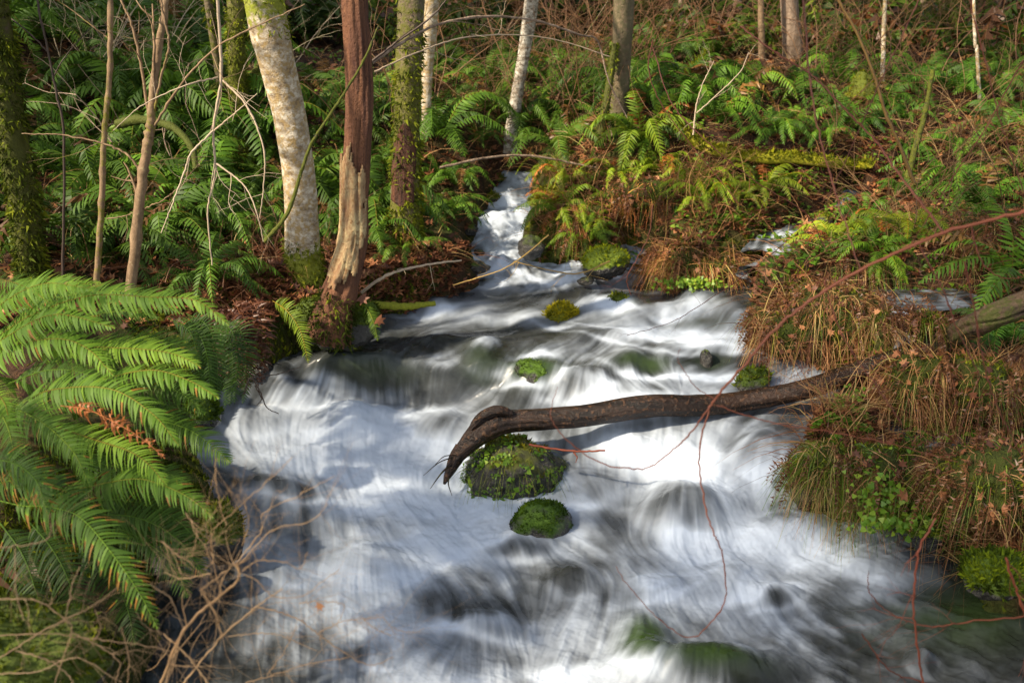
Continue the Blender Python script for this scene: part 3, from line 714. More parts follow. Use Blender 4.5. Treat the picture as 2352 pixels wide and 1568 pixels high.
def undergrowth(n, boxes, seed, sc):
    rng = np.random.default_rng(seed); pm = []
    for k in range(4):
        m_ = MB(); clump_mesh(m_, 9, .55, 11, 1, rng, c0=.4, dead=.25, upright=.1); pm.append(m_)
    out = MB()
    for q in range(n):
        b = boxes[q % len(boxes)]; p = onground(rng.uniform(b[0], b[2]), rng.uniform(b[1], b[3]))
        if p is None: continue
        k = pm[rng.integers(0, 4)]; s_ = sc * rng.uniform(.6, 1.3); a = rng.uniform(0, 6.28); Rm = np.array([[math.cos(a), -math.sin(a), 0], [math.sin(a), math.cos(a), 0], [0, 0, 1]])
        dc = rng.uniform(-.25, .25); nn = 0
        for v_, f_, c_, m_ in zip(k.v, k.f, k.c, k.m):
            out.add(v_ @ Rm.T * s_ + p, f_ - nn, np.clip(c_ + dc, 0, .93) if m_[0] == 0 else c_, int(m_[0])); nn += len(v_)
    return out
o = undergrowth(620, [(-60, -60, 2420, 40), (500, -40, 1450, 110), (1400, -30, 2420, 130)], 77, 1.15).build('undergrowth', [M['fern'], M['fernbrown']]); o.color = (.85, .85, .6, 1)
tag(o, 'dim ferns and brush covering the far top of the hillside', 'undergrowth', kind='stuff')

# single ferns one can point at
def one(px, py, sc, label, col, Y=None):
    p = onground(px, py) if Y is None else at(px, py, Y)
    return put_fern(p, sc, label, None, col, tiltn=.6)
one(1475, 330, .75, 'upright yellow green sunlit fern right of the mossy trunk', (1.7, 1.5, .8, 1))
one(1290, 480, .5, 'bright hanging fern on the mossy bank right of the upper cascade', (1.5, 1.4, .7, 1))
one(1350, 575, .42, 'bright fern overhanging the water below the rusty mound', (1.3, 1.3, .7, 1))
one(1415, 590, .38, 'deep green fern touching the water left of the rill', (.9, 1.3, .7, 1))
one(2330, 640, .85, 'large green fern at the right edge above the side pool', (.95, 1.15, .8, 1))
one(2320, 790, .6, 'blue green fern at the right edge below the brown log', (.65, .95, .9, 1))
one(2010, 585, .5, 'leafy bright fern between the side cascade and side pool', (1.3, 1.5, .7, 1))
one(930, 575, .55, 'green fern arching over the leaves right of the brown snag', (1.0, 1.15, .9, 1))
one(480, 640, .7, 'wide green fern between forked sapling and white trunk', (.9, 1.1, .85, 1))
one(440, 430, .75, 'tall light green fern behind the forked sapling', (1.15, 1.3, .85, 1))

# ------------------------------------------------------------------ the big foreground ferns on the left bank
def px3(pts): return np.array([at(*p) for p in pts])
TOCAM = np.array([.15, -1, .55])
def fg_plant(label, base, fronds):
    root = empty('sword_fern', base, label, 'fern', 'big ferns overhanging the creek on the left bank')
    for fr in fronds:
        mb = MB(); d = dict(fr[1]) if len(fr) > 1 else {}
        brownf = d.pop('dead', False); N0 = d.pop('N', nrm(np.array([.12, -.75, .75])))
        kw = dict(c0=.66, cv=.08, brown=.03, pairs=46, segs=5, Lmax=.085, wfac=.86, droop=.34, sick=.22, rach=.0026); kw.update(d)
        kw['c0'] = min(.86, kw['c0'] * 1.12)
        frond(mb, px3(fr[0]) , nrm(N0 + RNG.normal(0, .16, 3)), kw.pop('Lmax') * RNG.uniform(.88, 1.08), kw.pop('pairs'), **kw)
        o = mb.build('frond', [M['fernbrown'] if brownf else M['fern']], root, origin=px3(fr[0])[0]); o.color = (1.9, 1.5, 1.2, 1) if brownf else (1.05, 1.2, 1, 1)
        if fr[1:] and brownf: o['label'] = 'dead orange curled frond'
fg_plant('large bright green sword fern arching over the left bank top, highest of the big ones', at(-60, 820, 3.3), [
 ([(-60, 770, 3.35), (0, 700, 3.25), (97, 652, 3.15), (206, 662, 3.0)], dict(Lmax=.08, c0=.62)),
 ([(-40, 800, 3.3), (60, 730, 3.2), (200, 680, 3.1), (340, 682, 3.0), (450, 690, 2.95), (525, 745, 2.9)], dict(c0=.66, pairs=60)),
 ([(-60, 830, 3.3), (20, 770, 3.2), (126, 722, 3.1), (262, 752, 3.0)], dict(c0=.6)),
 ([(-80, 860, 3.3), (10, 800, 3.2), (126, 778, 3.1), (200, 800, 3.05), (260, 862, 2.95)], dict(c0=.66)),
 ([(60, 840, 3.25), (138, 800, 3.2), (294, 800, 3.05), (395, 812, 3.0), (460, 842, 2.95)], dict(c0=.74, pairs=50)),
 ([(90, 790, 3.4), (180, 735, 3.35), (280, 715, 3.3), (365, 728, 3.3)], dict(c0=.5)),
 ([(-50, 700, 3.6), (60, 668, 3.6), (160, 655, 3.5), (230, 650, 3.5)], dict(c0=.72)),
 ([(180, 830, 3.3), (300, 780, 3.3), (400, 790, 3.25), (455, 830, 3.2)], dict(c0=.4)),
 ([(0, 730, 3.5), (100, 690, 3.5), (260, 668, 3.4), (350, 690, 3.35), (420, 720, 3.3)], dict(c0=.5)),
 ([(-80, 650, 3.7), (-10, 640, 3.6), (60, 660, 3.5), (120, 700, 3.4)], dict(c0=.6)),
])
fg_plant('large green sword fern reaching over the water at mid left with an orange dead frond', at(-60, 980, 3.0), [
 ([(90, 930, 3.15), (197, 884, 3.05), (336, 850, 2.95), (430, 872, 2.88), (502, 914, 2.8)], dict(c0=.55, pairs=54)),
 ([(40, 930, 3.1), (120, 895, 3.0), (252, 893, 2.9), (350, 950, 2.8), (410, 1022, 2.72)], dict(c0=.56, pairs=54, Lmax=.095)),
 ([(250, 900, 3.2), (330, 890, 3.15), (410, 900, 3.1), (470, 950, 3.0)], dict(c0=.34)),
 ([(280, 960, 3.1), (336, 958, 3.05), (440, 990, 2.98), (530, 1062, 2.9)], dict(c0=.42)),
 ([(-20, 950, 2.9), (42, 942, 2.85), (110, 980, 2.75), (170, 1040, 2.65), (208, 1120, 2.6)], dict(c0=.5, Lmax=.085)),
 ([(-60, 930, 2.8), (0, 950, 2.7), (28, 1020, 2.6), (34, 1120, 2.55)], dict(c0=.5, Lmax=.07)),
 ([(-60, 900, 2.8), (-20, 900, 2.75), (10, 925, 2.7), (24, 985, 2.68)], dict(c0=.8, Lmax=.06)),
 ([(139, 932, 2.85), (200, 940, 2.8), (273, 975, 2.72), (330, 1010, 2.68), (378, 1052, 2.62)], dict(dead=True, c0=.75, curl=.9, Lmax=.04, pairs=34, wfac=.7)),
 ([(130, 980, 2.9), (218, 1010, 2.75), (294, 1035, 2.65), (340, 1065, 2.6), (380, 1112, 2.55)], dict(c0=.82, Lmax=.075)),
 ([(60, 950, 3.0), (150, 1000, 2.9), (200, 1060, 2.8), (200, 1150, 2.7)], dict(c0=.42)),
 ([(300, 900, 3.3), (380, 930, 3.2), (430, 990, 3.1), (450, 1040, 3.05)], dict(c0=.3)),
 ([(20, 880, 3.2), (110, 850, 3.1), (200, 860, 3.05), (280, 920, 3.0)], dict(c0=.36)),
])
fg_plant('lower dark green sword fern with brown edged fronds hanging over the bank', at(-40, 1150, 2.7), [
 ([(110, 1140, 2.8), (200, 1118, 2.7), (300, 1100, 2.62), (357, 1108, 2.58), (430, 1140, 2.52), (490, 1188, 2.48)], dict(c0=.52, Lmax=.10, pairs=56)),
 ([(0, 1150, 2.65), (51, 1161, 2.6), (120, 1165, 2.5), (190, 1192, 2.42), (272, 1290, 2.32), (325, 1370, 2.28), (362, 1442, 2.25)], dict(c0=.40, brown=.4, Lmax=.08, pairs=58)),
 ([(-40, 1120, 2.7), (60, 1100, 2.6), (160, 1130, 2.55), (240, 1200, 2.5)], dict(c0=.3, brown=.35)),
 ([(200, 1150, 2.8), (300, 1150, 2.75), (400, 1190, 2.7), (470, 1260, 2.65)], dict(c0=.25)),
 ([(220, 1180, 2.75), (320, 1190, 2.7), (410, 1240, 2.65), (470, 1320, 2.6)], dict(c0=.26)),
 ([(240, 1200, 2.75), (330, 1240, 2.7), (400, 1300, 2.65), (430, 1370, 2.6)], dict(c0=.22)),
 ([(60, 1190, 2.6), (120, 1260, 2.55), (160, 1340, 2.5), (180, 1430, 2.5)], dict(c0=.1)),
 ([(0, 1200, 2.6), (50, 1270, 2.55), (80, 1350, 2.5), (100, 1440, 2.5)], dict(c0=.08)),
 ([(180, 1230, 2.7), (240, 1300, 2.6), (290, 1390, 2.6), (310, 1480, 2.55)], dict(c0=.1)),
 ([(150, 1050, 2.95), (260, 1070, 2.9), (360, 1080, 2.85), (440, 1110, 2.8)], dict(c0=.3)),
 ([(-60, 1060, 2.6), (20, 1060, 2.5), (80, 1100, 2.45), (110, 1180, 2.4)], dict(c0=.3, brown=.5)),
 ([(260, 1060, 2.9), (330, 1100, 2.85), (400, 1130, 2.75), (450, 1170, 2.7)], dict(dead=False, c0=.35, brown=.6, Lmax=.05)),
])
def hang(label, pts, col, dead=False, L=.07, group=None, name='hanging_fern', c0=.4, n=1):
    mb = MB(); P = px3(pts)
    for q in range(n):
        off = RNG.normal(0, .035, 3) * (q > 0); frond(mb, P + off * np.array([1, .6, .3]), nrm(np.array([.1 + RNG.normal(0, .2), -1, .25])), L * RNG.uniform(.8, 1.1), 34, 3, c0=c0 + RNG.normal(0, .05), m=0, curl=.5 if dead else 0, wfac=.7)
    o = mb.build(name, [M['fernbrown'] if dead else M['fern']], origin=P[0]); o.color = col; return tag(o, label, 'fern', group)
hang('dark green fern fronds hanging off the bank edge beside the dead red ones', [(420, 730, 4.2), (470, 760, 4.1), (490, 830, 4.05), (492, 930, 4.0)], (.8, 1, .8, 1), c0=.25, n=5)
hang('dark green frond bunch hanging straight down over the black bank hollow', [(490, 740, 4.4), (525, 770, 4.3), (535, 840, 4.25), (528, 930, 4.2)], (.8, 1, .8, 1), c0=.22, n=4)
hang('reddish brown dead fern fronds hanging from the bank left of the yellow green frond', [(560, 690, 4.6), (580, 730, 4.45), (585, 800, 4.4), (575, 890, 4.35)], (.9, .8, .8, 1), dead=True, c0=.35, n=7)
hang('dead dark red frond cluster under the big leaf on the left bank', [(520, 700, 4.6), (545, 740, 4.5), (550, 800, 4.45), (545, 870, 4.4)], (.7, .6, .6, 1), dead=True, c0=.3, n=6)
hang('yellow green frond hanging down the bank below the brown snag', [(625, 690, 4.7), (660, 715, 4.55), (690, 760, 4.5), (708, 832, 4.45)], (1.3, 1.15, .8, 1), L=.075, c0=.6, n=1)
hang('small green frond drooping over the water below the snag roots', [(810, 690, 4.9), (840, 705, 4.85), (858, 740, 4.8), (868, 782, 4.8)], (1.1, 1.1, .8, 1), L=.05, c0=.5)

# ------------------------------------------------------------------ trees
def leaf_cards(mb, P, N, R, rng, c=(0, 1)):
    n = len(P); a = nrm(np.cross(N, rng.normal(0, 1, (n, 3)))); b = np.cross(N, a); th = np.linspace(0, 2 * np.pi, 7)[:-1]
    rr = np.array([1, .6, 1, .6, 1, .6]); V = P[:, None] + R[:, None, None] * rr[None, :, None] * (np.cos(th)[None, :, None] * a[:, None] + np.sin(th)[None, :, None] * b[:, None])
    mb.add(V.reshape(-1, 3), (np.arange(n)[:, None] * 6 + np.arange(6)[None]), np.repeat(rng.uniform(c[0], c[1], n), 6))
def ring_tube(mb, P, R, sides, seed, amp=.12, flute=0, c=None, m=0, vs=6.0, ridge=0, rf=5):
    """a trunk: many rings pushed in and out by noise, closed at the top"""
    n = len(P); T = nrm(np.gradient(P, axis=0))
    ref = np.array([0, 1.0, 0]) if abs(T[:, 2].mean()) > .6 else np.array([0, 0, 1.0])
    A = nrm(np.cross(ref, T)); B = np.cross(T, A)
    th = np.linspace(0, 2 * np.pi, sides, endpoint=False)
    s = np.r_[0, np.cumsum(np.linalg.norm(np.diff(P, axis=0), axis=1))]
    ca, sa = np.cos(th)[None], np.sin(th)[None]
    nz = fbm(ca * 1.6 + seed, sa * 1.6, s[:, None] * vs, 4, seed) * 2
    if ridge: nz = nz + ridge / max(amp, .01) * (fbm(ca * rf + seed, sa * rf, s[:, None] * 3.5, 4, seed + 9) * 2 - .6 * np.abs(fbm(ca * rf * .6, sa * rf * .6, s[:, None] * 1.2, 3, seed + 4)) * 2)
    rr = R[:, None] * (1 + amp * nz + flute * np.maximum(0, np.sin(th * 5 + seed)[None]) )
    V = P[:, None] + rr[..., None] * (ca[..., None] * A[:, None] + sa[..., None] * B[:, None])
    i = np.arange(n - 1)[:, None] * sides; j = np.arange(sides)[None]
    f = np.stack([i + j, i + (j + 1) % sides, i + sides + (j + 1) % sides, i + sides + j], -1).reshape(-1, 4)
    cc = c if c is not None else np.full((n, 1), .3)
    mb.add(V.reshape(-1, 3), f, np.broadcast_to(cc, (n, sides)).ravel(), m)
    mb.add(np.vstack([V[-1], P[-1:]]), np.array([[k, (k + 1) % sides, sides] for k in range(sides)]), .3, m)
    return V
def wpath(pts):
    """(px, py, Y, width in px) -> centre line and radius in metres"""
    P = px3([p[:3] for p in pts]); R = np.array([p[3] / 2 / F * (q[1] * cp + (CAMZ - q[2]) * sp) for p, q in zip(pts, P)])
    return P, R
def fuzz(mb, V, n, ln, rng, c=(.3, .9), up=.2, hangdown=0.0, wid=.25):
    """short moss blades standing on points V (with outward normals)"""
    pts, nor = V; k = rng.integers(0, len(pts), n); p = pts[k] + rng.normal(0, ln * .4, (n, 3)); d = nrm(nor[k] + rng.normal(0, .6, (n, 3)) + np.array([0, 0, up - hangdown]))
    l = ln * np.minimum(.35 + rng.exponential(.5, n), 2.2)[:, None]; s = nrm(np.cross(d, rng.normal(0, 1, (n, 3)))) * l * wid
    V3 = np.stack([p - s, p + s, p + d * l - np.array([0, 0, hangdown]) * l], 1).reshape(-1, 3)
    mb.add(V3, np.arange(n * 3).reshape(-1, 3), np.repeat(np.clip(rng.uniform(c[0], c[1], n) + 1.3 * fbm(p[:, 0] * 22, p[:, 1] * 22, p[:, 2] * 22, 2, 9), 0, 1), 3))
def branch_paths(rng, p0, d0, L, r, depth, out, bend=.25, kids=4, gravity=-.05):
    n = 6; P = [np.array(p0)]; d = np.array(d0, float)
    for i in range(n):
        d = nrm(d + rng.normal(0, bend, 3) * .5 + np.array([0, 0, gravity])); P.append(P[-1] + d * L / n)
    P = np.array(P); out.append((P, np.linspace(r, r * .35, n + 1)))
    if depth > 0:
        for q in range(kids):
            i = rng.integers(1, n); dd = nrm((P[i] - P[i - 1]) / (L / n) + rng.normal(0, .75, 3))
            branch_paths(rng, P[i], dd, L * rng.uniform(.35, .65), r * .5, depth - 1, out, bend, max(1, kids - 1), gravity)
def crown(root, x, y, g, z0, H, r, dens, seed, off=(0, 0)):
    rng = np.random.default_rng(seed); n = dens; h = rng.uniform(0, 1, n) ** .8; az = rng.uniform(0, 6.28, n); zz = z0 + (H - z0) * h; rad = r * (1 - h * .75) * rng.uniform(.15, 1, n) ** .6
    keep = fbm(np.cos(az) * 1.5, np.sin(az) * 1.5, zz * .8, 3, seed) > -.1; az, zz, rad = az[keep], zz[keep], rad[keep]; n = len(az)
    P = np.stack([x + np.cos(az) * rad, y + np.sin(az) * rad, g + zz - rad * .2], 1); mb = MB()
    leaf_cards(mb, P, nrm(rng.normal(0, .6, (n, 3)) + np.array([0, 0, .6])), rng.uniform(.16, .38, n), rng, (0, .6)); mb.build('crown', M['fern'], root, origin=(x, y, g), smooth=False)
def tree(name, label, pts, material, mossf=None, extend=4.0, amp=.12, seed=1, fuzzn=0, limbs=4, group=None, cat='tree', flare=1.35, sides=20, mossc=(.4, .9), color=None, taper=.75, fl=.018, auto=True):
    if auto:
        q = onground(pts[0][0], min(pts[0][1], 700)); dY = float(q[1]) - pts[0][2] + .03; pts = [(a, b, Y + dY, w_) for a, b, Y, w_ in pts]
    P, R = wpath(pts)          # pts from base to top
    if extend > 0:
        d = nrm(P[-1] - P[-2]); d = nrm(d + np.array([0, 0, .25])); n_ = 3
        ex = np.array([P[-1] + d * extend * k / n_ for k in range(1, n_ + 1)]); P = np.vstack([P, ex]); R = np.r_[R, np.linspace(R[-1], R[-1] * (1 - taper), n_ + 1)[1:]]
    base = P[0].copy(); g = float(G(base[0], base[1])); low = base - nrm(P[1] - P[0]) * max(.05, (base[2] - g) + .12)
    P = np.vstack([low, P]); R = np.r_[R[0] * flare, R]
    Q = catmull(np.c_[P, R], 14); root = empty(name, tuple(Q[0, :3]), label, cat, group)
    hgt = Q[:, 2] - g
    c = (mossf(hgt) if mossf else np.full(len(Q), .3))[:, None]
    mb = MB(); V = ring_tube(mb, Q[:, :3], Q[:, 3], sides, seed, amp, c=c)
    t = mb.build('trunk', material, root, origin=Q[0, :3])
    if color: t.color = color
    if fuzzn:
        rng = np.random.default_rng(seed + 90); vis = Q[:, 2] < 4.2
        Vv = V[vis]; Nn = nrm(Vv - Q[vis, :3][:, None]); wgt = np.repeat(c[vis], V.shape[1], 1)
        nz = fbm(Vv[..., 0] * 7, Vv[..., 1] * 7, Vv[..., 2] * 5, 3, seed) + .5
        ok = (wgt * 1.1 + nz - .5) > .45
        if ok.sum() > 10:
            mb = MB(); fuzz(mb, (Vv[ok], Nn[ok]), fuzzn, fl, rng, c=mossc, hangdown=.35); mo = mb.build('moss', M['mossblade'], root, origin=Q[0, :3])
    if limbs:
        rng = np.random.default_rng(seed + 7); 
        for k in range(limbs):
            i = rng.integers(int(len(Q) * .62), len(Q) - 1); out = []
            az = rng.uniform(0, 6.28); branch_paths(rng, Q[i, :3], np.array([math.cos(az), math.sin(az), .6]), rng.uniform(.8, 1.6), min(Q[i, 3] * .45, .03), 2, out, .35, 3)
            mb = MB()
            for a, b in out: tube(mb, a, b, 4, .5)
            mb.build('branch', material, root, origin=Q[i, :3])
    return root, Q
lowm = lambda k, s=.5: (lambda h: .15 + k * np.exp(-np.maximum(h, 0) / s))
def topm(a, b, z0, z1): return lambda h: a + (b - a) * smooth((h - z0) / (z1 - z0))
tree('mossy_tree', 'dark leaning tree furred with moss at the left edge', [(78, 660, 4.3, 66), (70, 600, 4.3, 62), (55, 462, 4.25, 64), (28, 310, 4.2, 62), (6, 130, 4.15, 56), (-10, 0, 4.1, 52)], M['darkmoss'], topm(.62, .5, .2, 1.2), seed=3, fuzzn=15000, amp=.22, mossc=(.05, .75))
tree('alder_tree', 'white barked alder leaning left with moss on its top and foot', [(697, 640, 5.25, 92), (694, 546, 5.25, 78), (688, 420, 5.25, 74), (666, 273, 5.2, 76), (632, 126, 5.15, 84), (606, 0, 5.1, 90)], M['alder'], lambda h: .05 + .75 * np.exp(-np.maximum(h - .05, 0) / .16) + .55 * smooth((h - .8) / .8), seed=5, fuzzn=6000, amp=.06, flare=1.15, sides=28)
tree('mossy_tree', 'slim mossy tree standing behind the white alder', [(552, 400, 7.2, 44), (548, 300, 7.2, 44), (546, 210, 7.2, 42), (543, 100, 7.1, 40), (540, 0, 7.1, 38)], M['mossbark'], topm(.6, .45, .2, 1.6), seed=7, fuzzn=7000)
tree('mossy_tree', 'thin yellow mossed stem left of the slim mossy tree', [(520, 330, 7.4, 20), (505, 180, 7.4, 20), (478, 0, 7.3, 20)], M['mossbark'], topm(.4, .3, .2, 1.6), seed=8, fuzzn=2500, sides=12)
HY = float(onground(930, 548)[1]) + .04
hroot, hQ = tree('mossy_tree', 'moss covered tree with a brown rotten hollow facing the creek', [(930, 552, HY, 92), (930, 500, HY, 74), (933, 378, HY, 62), (937, 210, HY, 60), (944, 0, HY, 60)], M['mossbark'], topm(.5, .38, .35, 1.5), seed=11, fuzzn=12000, amp=.16, sides=26)
tree('pale_tree', 'slender pale trunk just behind the hollow mossy tree', [(976, 330, 7.8, 16), (977, 300, 7.8, 18), (982, 150, 7.8, 28), (992, 0, 7.7, 32)], M['alder'], lambda h: np.full(len(h), .1), seed=13, amp=.05)
tree('mottled_tree', 'mottled white and brown trunk above the upper cascade', [(1172, 335, 8.6, 40), (1180, 270, 8.6, 30), (1190, 200, 8.55, 27), (1206, 105, 8.5, 29), (1221, 0, 8.4, 33)], M['birch'], topm(.30, .35, .2, 2), seed=17, amp=.08)
tree('mossy_tree', 'green mossed trunk with bare grey foot right of the mottled tree', [(1420, 300, 8.6, 54), (1422, 240, 8.6, 46), (1428, 126, 8.5, 44), (1433, 0, 8.4, 48)], M['mossbark'], topm(.1, .6, .7, 1.1), seed=19, fuzzn=5000)
tree('mossy_tree', 'thin dark mossed stem leaning against the green mossed trunk', [(1376, 330, 8.4, 26), (1388, 260, 8.4, 20), (1402, 180, 8.4, 16), (1412, 100, 8.4, 14)], M['darkmoss'], topm(.6, .5, .3, 1), seed=23, fuzzn=900, sides=12, extend=0, limbs=0)
FARG = None
far = [('far grey trunk nearest the mossy diagonal limb', (1694, 110, 1694, -20, 22), 'greybark'), ('far tan trunk between the grey trunk and the thick ridged one', (1750, 140, 1748, -20, 15), 'sapling'),
       ('thick ridged grey trunk of a fir on the far slope', (1822, 130, 1812, -20, 44), 'greybark'), ('straight pale thin trunk above the mossy stump', (2026, 205, 2034, -20, 10), 'alder'),
       ('dim grey trunk between the two pale thin trunks', (2128, 110, 2122, -20, 17), 'greybark'), ('short pale mottled trunk at top right', (2212, 60, 2217, -20, 9), 'birch'),
       ('long thin pale trunk reaching down the right slope', (2252, 255, 2236, -20, 8), 'alder'), ('broad brown ridged trunk at top right corner', (2296, 95, 2304, -20, 40), 'greybark'),
       ('nearly black trunk at top centre right', (1652, 30, 1650, -20, 18), 'darkmoss'), ('thin pale stem between the far tan trunk and pale thin trunk', (1886, 90, 1880, -20, 7), 'sapling'),
       ('thin grey brown far stem right of centre top', (1570, 120, 1562, -20, 9), 'greybark'), ('grey far trunk behind the slender pale trunk', (1085, 60, 1082, -20, 26), 'greybark'), ('brown far trunk at top between mossy trunks', (1300, 70, 1306, -20, 14), 'greybark')]
for k, (lb, (x0, y0, x1, y1, wd), mt) in enumerate(far):
    p = onground(x0, y0) if y0 > 20 else at(x0, y0, 24)
    Y = p[1]; ft_, fq_ = tree('far_tree', lb, [(x0, y0, Y, wd * 1.15), ((x0 + x1) / 2, (y0 + y1) / 2, Y, wd), (x1, y1, Y, wd * .95)], M[mt], lambda h: np.full(len(h), .2), seed=40 + k, amp=.06, extend=10, limbs=3, sides=12, flare=1.2)
    e_ = fq_[-1, :3]; crown(ft_, e_[0], e_[1], 0, max(5.2, 2.1 + Y * .16), e_[2] + 1.5, 2.6, 900, 900 + k)

# the broken brown snag: bare rotten wood above, pale peeling bark below
P, R = wpath([(752, 775, 4.85, 120), (768, 715, 4.85, 96), (790, 640, 4.88, 72), (812, 540, 4.9, 62), (818, 400, 4.9, 60), (826, 252, 4.9, 64), (822, 120, 4.9, 62), (814, 0, 4.9, 60), (812, -160, 4.9, 56), (808, -240, 4.9, 30)])
Q = catmull(np.c_[P, R], 34); root = empty('snag', tuple(Q[0, :3]), 'broken reddish brown snag with bark peeled off above and pale bark below', 'snag')
mb = MB(); V = ring_tube(mb, Q[:, :3], Q[:, 3], 72, 61, .14, c=np.full((len(Q), 1), .2), vs=1.6, ridge=.24, rf=4); mb.build('trunk', M['snag'], root, origin=Q[0, :3])
# bark shell (covers the lower left side)
hz = Q[:, 2]; sel = (hz > .88) & (hz < 1.66); Vs = V[sel]; c0 = Q[sel, :3][:, None]; n_, sd_ = Vs.shape[:2]
th = np.linspace(0, 2 * np.pi, sd_, endpoint=False)
zz = (hz[sel] - .88) / .78
edge = fbm(np.cos(th)[None] * 3.5, np.sin(th)[None] * 3.5, zz[:, None] * 5, 4, 4) * 1.6
dirw = nrm(Vs - c0); facing = -dirw[..., 0] * .55 - dirw[..., 1] * .8
keepv = (facing + edge * 1.4 - .15 - 5 * np.maximum(zz[:, None] - .72, 0) - 5 * np.maximum(.22 - zz[:, None], 0)) > -.1
Vb = c0 + (Vs - c0) * 1.07
i = np.arange(n_ - 1)[:, None] * sd_; j = np.arange(sd_)[None]
f = np.stack([i + j, i + (j + 1) % sd_, i + sd_ + (j + 1) % sd_, i + sd_ + j], -1).reshape(-1, 4); kk = keepv.ravel(); f = f[kk[f].all(1)]
mb = MB(); mb.add(Vb.reshape(-1, 3), f, .2); o = mb.build('bark', M['snagbark'], root, origin=Q[0, :3])
sm = o.modifiers.new('thick', 'SOLIDIFY'); sm.thickness = .008; sm.offset = 1
mb = MB(); rr = np.random.default_rng(5)
low = Q[:, 2] < .86
Vl = V[low]; fuzz(mb, (Vl.reshape(-1, 3), nrm(Vl - Q[low, :3][:, None]).reshape(-1, 3)), 2600, .02, rr, c=(.1, .6), hangdown=.3); mb.build('moss', M['mossblade'], root, origin=Q[0, :3])
# hollow of rotten wood let into the mossy tree
mb = MB(); hQd = catmull(hQ[:70:3], 10); V = ring_tube(mb, hQd[:, :3], hQd[:, 3] * 1.0, 70, 11, .16, vs=6.0, ridge=.10, rf=4)
_, hpy, _ = project(hQd[:, 0], hQd[:, 1], hQd[:, 2]); th = np.linspace(0, 2 * np.pi, 70, endpoint=False)
hd = nrm(V - hQd[:, :3][:, None]); prof = np.interp(hpy, [262, 285, 330, 460, 492], [-1.2, .35, .8, .85, -1.2])[:, None]
rag = fbm(np.cos(th)[None] * 3, np.sin(th)[None] * 3, hQd[:, 2:3] * 6, 4, 44) * 1.1
kv = (np.abs(hd[..., 0] + .1) < prof + rag * .6) & (hd[..., 1] < .1)
n_ = len(hQd); i = np.arange(n_ - 1)[:, None] * 70; j = np.arange(70)[None]
f = np.stack([i + j, i + (j + 1) % 70, i + 70 + (j + 1) % 70, i + 70 + j], -1).reshape(-1, 4); kk = kv.ravel(); f = f[kk[f].all(1)]
mb = MB(); mb.add((hQd[:, :3][:, None] + (V - hQd[:, :3][:, None]) * 1.10).reshape(-1, 3), f, .1); o = mb.build('rotten_wood', M['hollow'], hroot, origin=hQ[0, :3])
sm = o.modifiers.new('thick', 'SOLIDIFY'); sm.thickness = .012; sm.offset = -1

# ------------------------------------------------------------------ saplings, limbs and canes
def cane(name, label, cat, paths, material, group=None, wob=.0018, sides=5, seed=0, knots=False, color=None, twigs=0, twl=.15):
    """paths: list of (points (px,py,Y), width px start, width px end); first is the main stem, the rest are twigs"""
    rng = np.random.default_rng(seed + 5); base = px3([paths[0][0][0]])[0]
    mbs = []
    if material is M['mosslimb'] and color is None: color = (.36, .38, .36, 1)
    for k, (pts, w0, w1) in enumerate(paths):
        if material is M['redcane']: w0 *= .72; w1 *= .6
        Pp = px3(pts); Q = catmull(Pp, 10); Q[1:-1] += rng.normal(0, wob, (len(Q) - 2, 3)) * .5
        dist = np.linalg.norm(Q - np.array([0, 0, CAMZ]), axis=1); R = np.linspace(w0, w1, len(Q)) / 2 / F * dist
        R = R * (1 + (.25 * (rng.random(len(Q)) < .12)))
        mb = MB(); mbs.append(mb)
        tube(mb, Q, R, 8 if w0 > 9 else sides, np.clip(.5 + rng.normal(0, .2, 1)[0], 0, 1))
        for q in range(twigs):
            i = rng.integers(2, len(Q) - 1); out = []; d = nrm(nrm(Q[i] - Q[i - 1]) * .7 + rng.normal(0, .7, 3))
            branch_paths(rng, Q[i], d, twl * rng.uniform(.5, 1.4), R[i] * .45, 1, out, .3, 2, .0)
            for a, b in out: tube(mb, a, b, 3, .6)
    if len(mbs) > 1:
        root = empty(name, tuple(base), label, cat, group)
        for k, mb in enumerate(mbs): mb.build('stem' if k == 0 else 'side_branch', material, root, origin=base).color = color or (1, 1, 1, 1)
        return root
    o = mbs[0].build(name, material, origin=base); o.color = color or (1, 1, 1, 1); return tag(o, label, cat, group)
cane('sapling', 'thin dark sapling nearest the left mossy tree', 'sapling', [([(143, 660, 4.6), (147, 328, 4.6), (130, 218, 4.6), (109, 113, 4.6), (86, 0, 4.6), (70, -150, 4.7)], 6, 4), ([(112, 122, 4.6), (60, 70, 4.6), (0, 25, 4.7)], 3, 2), ([(124, 175, 4.6), (150, 130, 4.6), (210, 60, 4.7)], 3, 1.5)], M['darktwig'], seed=1)
cane('sapling', 'single straight brown sapling between the dark one and the forked one', 'sapling', [([(220, 670, 4.6), (233, 483, 4.6), (239, 315, 4.6), (252, 168, 4.6), (254, 0, 4.6), (262, -200, 4.7)], 14, 10), ([(250, 90, 4.6), (200, 50, 4.6), (120, -10, 4.6)], 4, 2)], M['sapling'], seed=2, wob=.003)
